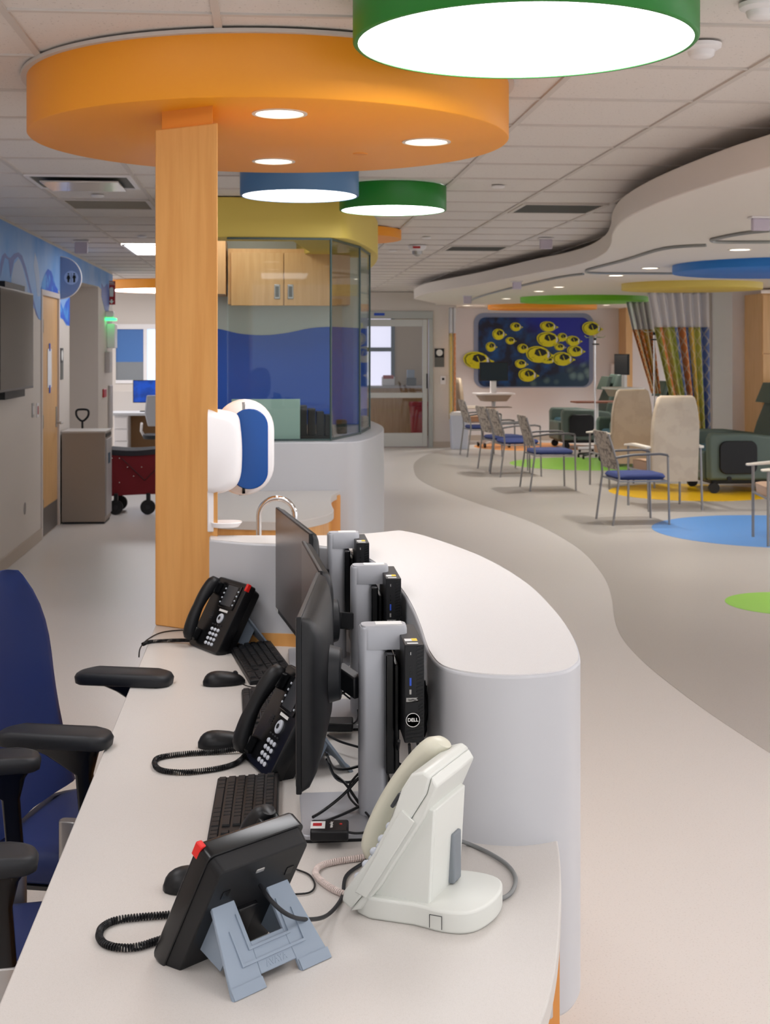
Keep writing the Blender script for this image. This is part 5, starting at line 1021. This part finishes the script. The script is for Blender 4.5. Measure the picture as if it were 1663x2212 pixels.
def curtain(label, top, mid, bot, Y, cols, zs, folds, gname, amp=.05):
    """top/mid/bot: (x_left_px, x_right_px, y_px) rows"""
    t = thing('privacy_curtain', label, 'curtain', (0, 0, 0), group=gname)
    def row(v, A, Bq): 
        x0 = A[0]+(Bq[0]-A[0])*v; x1 = A[1]+(Bq[1]-A[1])*v; y_ = A[2]+(Bq[2]-A[2])*v; return x0, x1, y_
    def mk(A, Bq):
        def fn(u, v):
            x0, x1, y_ = row(v, A, Bq); p = at_y(x0+(x1-x0)*u, y_, Y); return (p.x, Y+amp*math.sin(u*folds*2*PI)+.01*math.sin(u*31), p.z)
        return fn
    sheet('mesh_header', M_mesh, t, mk(top, mid)); sheet('patterned_cloth', curtain_mat('curtain_'+gname+str(len(C.objects)), cols), t, mk(mid, bot)); return t
OR, YE, GR, BL, OL, CRm = (226, 142, 84), (236, 200, 96), (188, 196, 104), (112, 134, 190), (170, 170, 84), (238, 222, 190)
curtain('wide patterned curtain with green, orange and blue stripes right of the drip pole', (1398, 1530, 632), (1412, 1531, 707), (1470, 1533, 960), 16.6, [OL, OR, GR, GR, BL, OR, BL, YE, GR, BL, BL], 0, 7, 'room curtains')
curtain('orange patterned curtain gathered behind the drip pole', (1352, 1402, 652), (1366, 1410, 712), (1408, 1425, 850), 18.5, [OR, CRm, OR, YE, CRm, OR], 0, 4, 'room curtains')
curtain('narrow floral curtain at the corner beside the trash can', (969, 984, 664), (969, 984, 720), (969, 984, 905), 22.3, [CRm, YE, CRm, OR], 0, 2, 'room curtains', .02)
# right side pillars and cupboard
Y1 = 17.4; struct(B().box(at_y(1524, 800, Y1).x, at_y(1584, 800, Y1).x, Y1, Y1+.8, 0, SZ).done('wall_pillar', M_wall))
Y2 = 16.6; struct(B().box(at_y(1582, 800, Y2).x, at_y(1644, 800, Y2).x, Y2, Y2+1, 0, SZ).done('wall_right', M_wallw))
Y3 = 15.9; tw = thing('tall_cupboard', 'maple tall cupboard at the right edge of the picture', 'cupboard', (at_y(1646, 800, Y3).x, Y3, 0)); B().box(0, .9, 0, .6, 0, SZ-.07).done('carcass', M_maple2, tw); B().box(.003, .45, -.02, 0, .1, 1.6).done('door', M_maple2, tw, bevel=.002); B().box(.003, .45, -.02, 0, 1.61, SZ-.09).done('door', M_maple2, tw, bevel=.002)
q = at_y(1561, 833, Y1-.01); t = thing('soap_dispenser', 'white wall soap dispenser on the pillar right of the wide curtain', 'soap dispenser', q); B().loft([[(x, y-.05, -.16) for x, y in rr(.1, .1, .03)], [(x, y-.05, .05) for x, y in rr(.13, .1, .03)], [(x, y-.045, .17) for x, y in rr(.1, .08, .03)]]).done('cover', M_white, t, bevel=.01); B().box(-.08, .08, -.12, 0, -.32, -.30).box(-.01, .01, -.02, 0, -.3, -.15).done('drip_tray', M_white, t, bevel=.004)
q = at_y(1328, 800, YM-.02); t = thing('glove_dispenser', 'white wall dispenser between the fish mural and the curtain', 'dispenser', q); B().box(-.09, .09, -.1, 0, -.12, .12).done('cover', M_white, t, bevel=.02); B().cyl((0, -.1, -.07), (0, -.11, -.07), .02).done('spout', M_dark, t)
struct(B().box(at_y(1352, 800, YM-.5).x, at_y(1366, 800, YM-.5).x, YM-.5, YM, 0, SZ).done('trim_1', M_maple2))
# ================================================================ PATIENT AREA FURNITURE
def stack_chair():
    t = thing('side_chair', 'x', 'chair', (0, 0, 0), group='blue seated side chairs'); fm_ = mat('chair_frame_grey', (140, 138, 138), .4, metal=.5)
    B().loft([[(x, y, .425) for x, y in rr(.45, .46, .08)], [(x, y, .45) for x, y in rr(.49, .49, .09)], [(x, y, .475) for x, y in rr(.46, .46, .09)], [(x, y, .482) for x, y in rr(.36, .36, .09)]]).done('seat', M_navy2, t, smooth=60)
    bk = []
    for k in range(7):
        z = .52+.36*k/6; xo = -.23-.11*k/6; hw = .235-.03*(k/6)**3
        bk.append([(xo-.012, -hw, z), (xo-.03, -hw*.5, z), (xo-.035, 0, z), (xo-.03, hw*.5, z), (xo-.012, hw, z), (xo+.006, hw, z), (xo-.012, hw*.5, z), (xo-.017, 0, z), (xo-.012, -hw*.5, z), (xo+.006, -hw, z)])
    B().loft(bk).done('backrest', mat('weave_beige', (176, 164, 150), .7, noise=(28, (112, 104, 98), .42, .5)), t, smooth=50, bevel=.004)
    for sy in (-1, 1):
        B().tube([(-.30, sy*.265, 0), (-.24, sy*.265, .45), (-.25, sy*.255, .58), (-.335, sy*.235, .86)], .011, 8).done('leg', fm_, t)
        B().tube([(.25, sy*.265, 0), (.235, sy*.265, .655)], .011, 8).done('leg', fm_, t)
        B().tube([(-.27, sy*.262, .64), (-.1, sy*.27, .665), (.16, sy*.27, .672), (.23, sy*.265, .66), (.24, sy*.265, .64)], .012, 8).done('armrest', mat('arm_dark_grey', (92, 90, 90), .5), t)
    B().tube([(-.23, -.26, .415), (.23, -.26, .415), (.23, .26, .415), (-.23, .26, .415)], .009, 6, closed=True).done('seat_frame', fm_, t)
    return t
def mid(px, py): q = at_z(px, py, 0); return q
sc = stack_chair(); q = at_z(1372, 1128, 0); sc.location = (q.x, q.y+.02, 0); sc.rotation_euler = (0, 0, R(3)); sc['label'] = 'side chair with navy seat nearest the blue floor circle'
q = at_z(1187, 1056, 0); dup(sc, (q.x, q.y, 0), R(2), 'side chair with navy seat standing alone left of the lime floor circle')
q = at_z(1120, 1028, 0); dup(sc, (q.x, q.y+.1, 0), R(5), 'side chair with navy seat, front of the overlapping pair')
q = at_z(1096, 1018, 0); dup(sc, (q.x, q.y+.25, 0), R(8), 'side chair with navy seat, rear of the overlapping pair')
q = at_z(1045, 986, 0); dup(sc, (q.x, q.y+.15, 0), R(4), 'side chair with navy seat furthest back beside the trash can')
def tall_chair():
    t = thing('patient_chair', 'x', 'armchair', (0, 0, 0), group='tan high back patient chairs'); fm_ = MC['chair_frame_grey']   # faces +y
    bk = []
    for k in range(11):
        z = .30+.86*k/10; yo = -.26-.06*k/10; hw = .255-.0*k; hw = .26 if k < 7 else .26-.055*((k-6)/4)**2; th_ = .035 if k < 9 else .03
        bk.append([(x, y+yo, z) for x, y in rr(2*hw, 2*th_, .03, 4)])
    bk.append([(x, y-.32, 1.185) for x, y in rr(.34, .03, .014, 4)]); B().loft(bk).done('backrest', M_tan, t, smooth=60)
    B().loft([[(x, y, .40) for x, y in rr(.5, .5, .05)], [(x, y, .49) for x, y in rr(.52, .52, .06)], [(x, y, .50) for x, y in rr(.46, .46, .06)]]).done('seat', mat('seat_tan', (196, 160, 132), .6), t, smooth=60)
    for sx in (-1, 1):
        B().tube([(sx*.29, -.31, 0), (sx*.29, -.27, .64)], .013, 8).done('leg', fm_, t); B().tube([(sx*.29, .26, 0), (sx*.29, .26, .64)], .013, 8).done('leg', fm_, t)
        B().loft([[(sx*.29-.028, -.30, .64), (sx*.29+.028, -.30, .64), (sx*.29+.028, -.30, .668), (sx*.29-.028, -.30, .668)], [(sx*.29-.03, .1, .645), (sx*.29+.03, .1, .645), (sx*.29+.03, .1, .675), (sx*.29-.03, .1, .675)], [(sx*.29-.03, .32, .63), (sx*.29+.03, .32, .63), (sx*.29+.03, .32, .65), (sx*.29-.03, .32, .65)]]).done('armrest', mat('arm_ivory', (226, 218, 204), .5), t, bevel=.008)
        B().cyl((sx*.29, -.29, .40), (sx*.29, .26, .40), .010, n=8).done('side_rail', fm_, t)
    B().cyl((-.29, .26, .40), (.29, .26, .40), .010, n=8).done('front_rail', fm_, t)
    return t
tc_ = tall_chair(); q = at_z(1452, 1104, 0); tc_.location = (q.x, q.y+.3, 0); tc_.rotation_euler = (0, 0, R(6)); tc_['label'] = 'tan high back patient chair standing in front, seen from behind'
q = at_z(1370, 1062, 0); dup(tc_, (q.x, q.y+.6, 0), R(10), 'tan high back patient chair behind and left of its twin')
q = at_z(1627, 1182, 0); dup(tc_, (q.x+.43, q.y+.26, 0), R(82), 'tan patient chair cut off by the right edge of the picture')
q = at_y(1012, 900, 23.4); dup(tc_, (q.x+.1, q.y, 0), R(-82), 'tan high back patient chair beside the trash can, seen side on', scale=.98)
def recliner():
    t = thing('recliner', 'x', 'recliner', (0, 0, 0), group='sage green treatment recliners')   # faces -x, origin centre
    for sy in (-1, 1):
        pr = [(-.46, .15), (-.47, .60), (-.44, .665), (.0, .66), (.34, .62), (.46, .50), (.48, .15)]
        sd_ = B().loft([[(x, sy*.40-.06, z) for x, z in pr], [(x, sy*.40+.06, z) for x, z in pr]]).done('side_panel', M_teal, t, bevel=.03, seg=3)
        y_ = sy*.462; p2_ = rr(.42, .36, .08, 5, -.14, .40); B().loft([[(x, y_, z) for x, z in p2_], [(x, y_+sy*.03, z) for x, z in p2_]]).done('side_tray', M_black, t, bevel=.008)
        B().cyl((-.24, y_, .17), (-.24, y_+sy*.02, .17), .025, n=12).done('lever', M_black, t)
    B().box(-.42, .30, -.34, .34, .30, .50).done('seat', M_teal2, t, bevel=.05, seg=3)
    B().loft([[(x+.32, y, .36) for x, y in rr(.18, .66, .06)], [(x+.44, y, .75) for x, y in rr(.18, .68, .07)], [(x+.54, y, 1.04) for x, y in rr(.17, .60, .07)], [(x+.60, y, 1.24) for x, y in rr(.12, .46, .05)]]).done('backrest', M_teal, t, smooth=60, bevel=.015)
    B().loft([[(x+.35, y, .98) for x, y in rr(.08, .5, .03)], [(x+.43, y, 1.20) for x, y in rr(.08, .44, .03)]]).done('headrest', M_teal, t, smooth=60)
    B().box(-.50, -.42, -.33, .33, .14, .46).done('footrest', M_teal, t, bevel=.03)
    B().box(-.40, .42, -.34, .34, .10, .18).done('chassis', M_black, t, bevel=.01)
    for x_ in (-.38, .42):
        for y_ in (-.38, .38): B().cyl((x_, y_-.02, .06), (x_, y_+.02, .06), .06, n=18).done('caster', M_black, t); 
    return t
rcl = recliner(); q = at_z(1532, 1064, 0); rcl.location = (q.x+.42, q.y+.3, 0); rcl.scale = (1.05,)*3; rcl['label'] = 'sage green recliner with a black side tray nearest the camera'
q = at_z(1262, 968, 0); dup(rcl, (q.x, q.y+.15, 0), R(2), 'sage green recliner in front of the fish mural', scale=1.0)
q = at_z(1372, 1005, 0); dup(rcl, (q.x+.05, q.y+.2, 0), R(0), 'sage green recliner behind the two tan patient chairs', scale=1.0)
def tray_table(loc, rz, label, w=.75):
    t = thing('overbed_table', label, 'table', loc, rz, group='overbed tables'); B().loft([[(x, y, .80) for x, y in rr(w, .40, .05)], [(x, y, .825) for x, y in rr(w, .40, .05)]]).done('tabletop', M_tabw, t, bevel=.004)
    B().loft([[(x, y, .08) for x, y in rr(.07, .06, .02)], [(x, y, .80) for x, y in rr(.06, .05, .02)]]).done('column', M_white, t); B().box(-.3, .3, -.04, .04, .05, .09).done('base', M_white, t, bevel=.01); B().box(-.04, .04, -.22, .22, .05, .085).done('base', M_white, t, bevel=.01)
    for x_, y_ in ((-.28, 0), (.28, 0), (0, -.2), (0, .2)): B().cyl((x_-.012, y_, .03), (x_+.012, y_, .03), .03, n=14).done('caster', M_dark, t)
    return t
q = at_z(1272, 974, 0); tray_table((q.x+.05, q.y-.3, 0), R(4), 'overbed table with a redwood top and white column before the mural recliner', .78)
q = at_z(1650, 1050, 0); tray_table((q.x+.42, q.y-1.1, 0), R(90), 'redwood topped table over the nearest recliner at the right edge', .8)
def iv_pole(loc, h, label):
    t = thing('iv_pole', label, 'drip stand', loc, 0, group='drip poles'); B().cyl((0, 0, .06), (0, 0, h), .012, n=10).done('pole', M_chrome, t)
    b = B(); b.tube([(-.16, 0, h+.02), (-.13, 0, h-.01), (0, 0, h), (.13, 0, h-.01), (.16, 0, h+.02)], .006, 6); b.tube([(0, -.12, h+.02), (0, 0, h), (0, .12, h+.02)], .006, 6); b.done('hooks', M_chrome, t)
    B().box(-.04, .06, -.02, .02, h-.12, h-.10).cyl((0, 0, h-.05), (0, 0, h-.01), .022, n=10).done('clamp', M_dark, t)
    for k in range(5):
        a_ = 2*PI*k/5; e = (math.cos(a_)*.27, math.sin(a_)*.27); lg = B().cyl((0, 0, .085), (e[0], e[1], .055), .016, n=8).done('base_leg', M_black, t); B().cyl((e[0]-.012, e[1], .026), (e[0]+.012, e[1], .026), .026, n=10).done('caster', M_black, lg)
    return t
q = at_z(1285, 990, 0); iv_pole((q.x, q.y, 0), at_y(1285, 728, q.y).z, 'drip pole standing in front of the fish mural right edge')
q = at_z(1413, 1020, 0); iv_pole((q.x, q.y, 0), at_y(1413, 716, q.y).z, 'drip pole between the gathered curtain and the wide curtain')
def cart(loc, rz, label, mon, tz):
    t = thing('computer_cart', label, 'cart', loc, rz, group='computer carts'); B().cyl((0, 0, .1), (0, 0, tz-.1), .035, n=12).done('column', M_white, t); B().loft([[(x, y, tz-.13) for x, y in rr(.40, .34, .06)], [(x, y, tz-.02) for x, y in rr(.56, .42, .07)]]).done('drawer_box', M_beigecab, t, bevel=.008)
    B().loft([[(x, y, tz-.02) for x, y in rr(.66, .46, .06)], [(x, y, tz+.01) for x, y in rr(.66, .46, .06)]]).done('work_surface', M_white, t, bevel=.006); B().box(-.2, .28, -.16, .1, tz-.24, tz-.225).done('keyboard_tray', M_beigecab, t, bevel=.004)
    B().box(-.05, .05, .0, .05, tz, mon-.1).done('monitor_post', M_white, t, bevel=.005); m_ = B().box(-.25, .25, -.03, .0, mon-.16, mon+.16).done('monitor', M_black, t, bevel=.006); B().box(-.235, .235, -.033, -.03, mon-.145, mon+.145).done('screen', mat('cart_screen', (28, 44, 54), .25), m_)
    for k in range(4):
        a_ = PI/4+PI/2*k; lg = B().cyl((0, 0, .11), (.3*math.cos(a_), .3*math.sin(a_), .07), .025, n=8).done('base_leg', M_white, t); B().cyl((.3*math.cos(a_)-.015, .3*math.sin(a_), .04), (.3*math.cos(a_)+.015, .3*math.sin(a_), .04), .04, n=12).done('caster', M_dark, lg)
    return t
q = at_y(1066, 850, 22.6); cart((q.x, 22.6, 0), R(6), 'white computer cart with a dark monitor in front of the fish mural left edge', at_y(1066, 804, 21.8).z, q.z+.0)
q = at_y(1345, 838, 20.3); cart((q.x, 20.3, 0), R(-80), 'white computer cart seen side on beside the gathered curtain', at_y(1345, 787, 20.3).z, q.z)
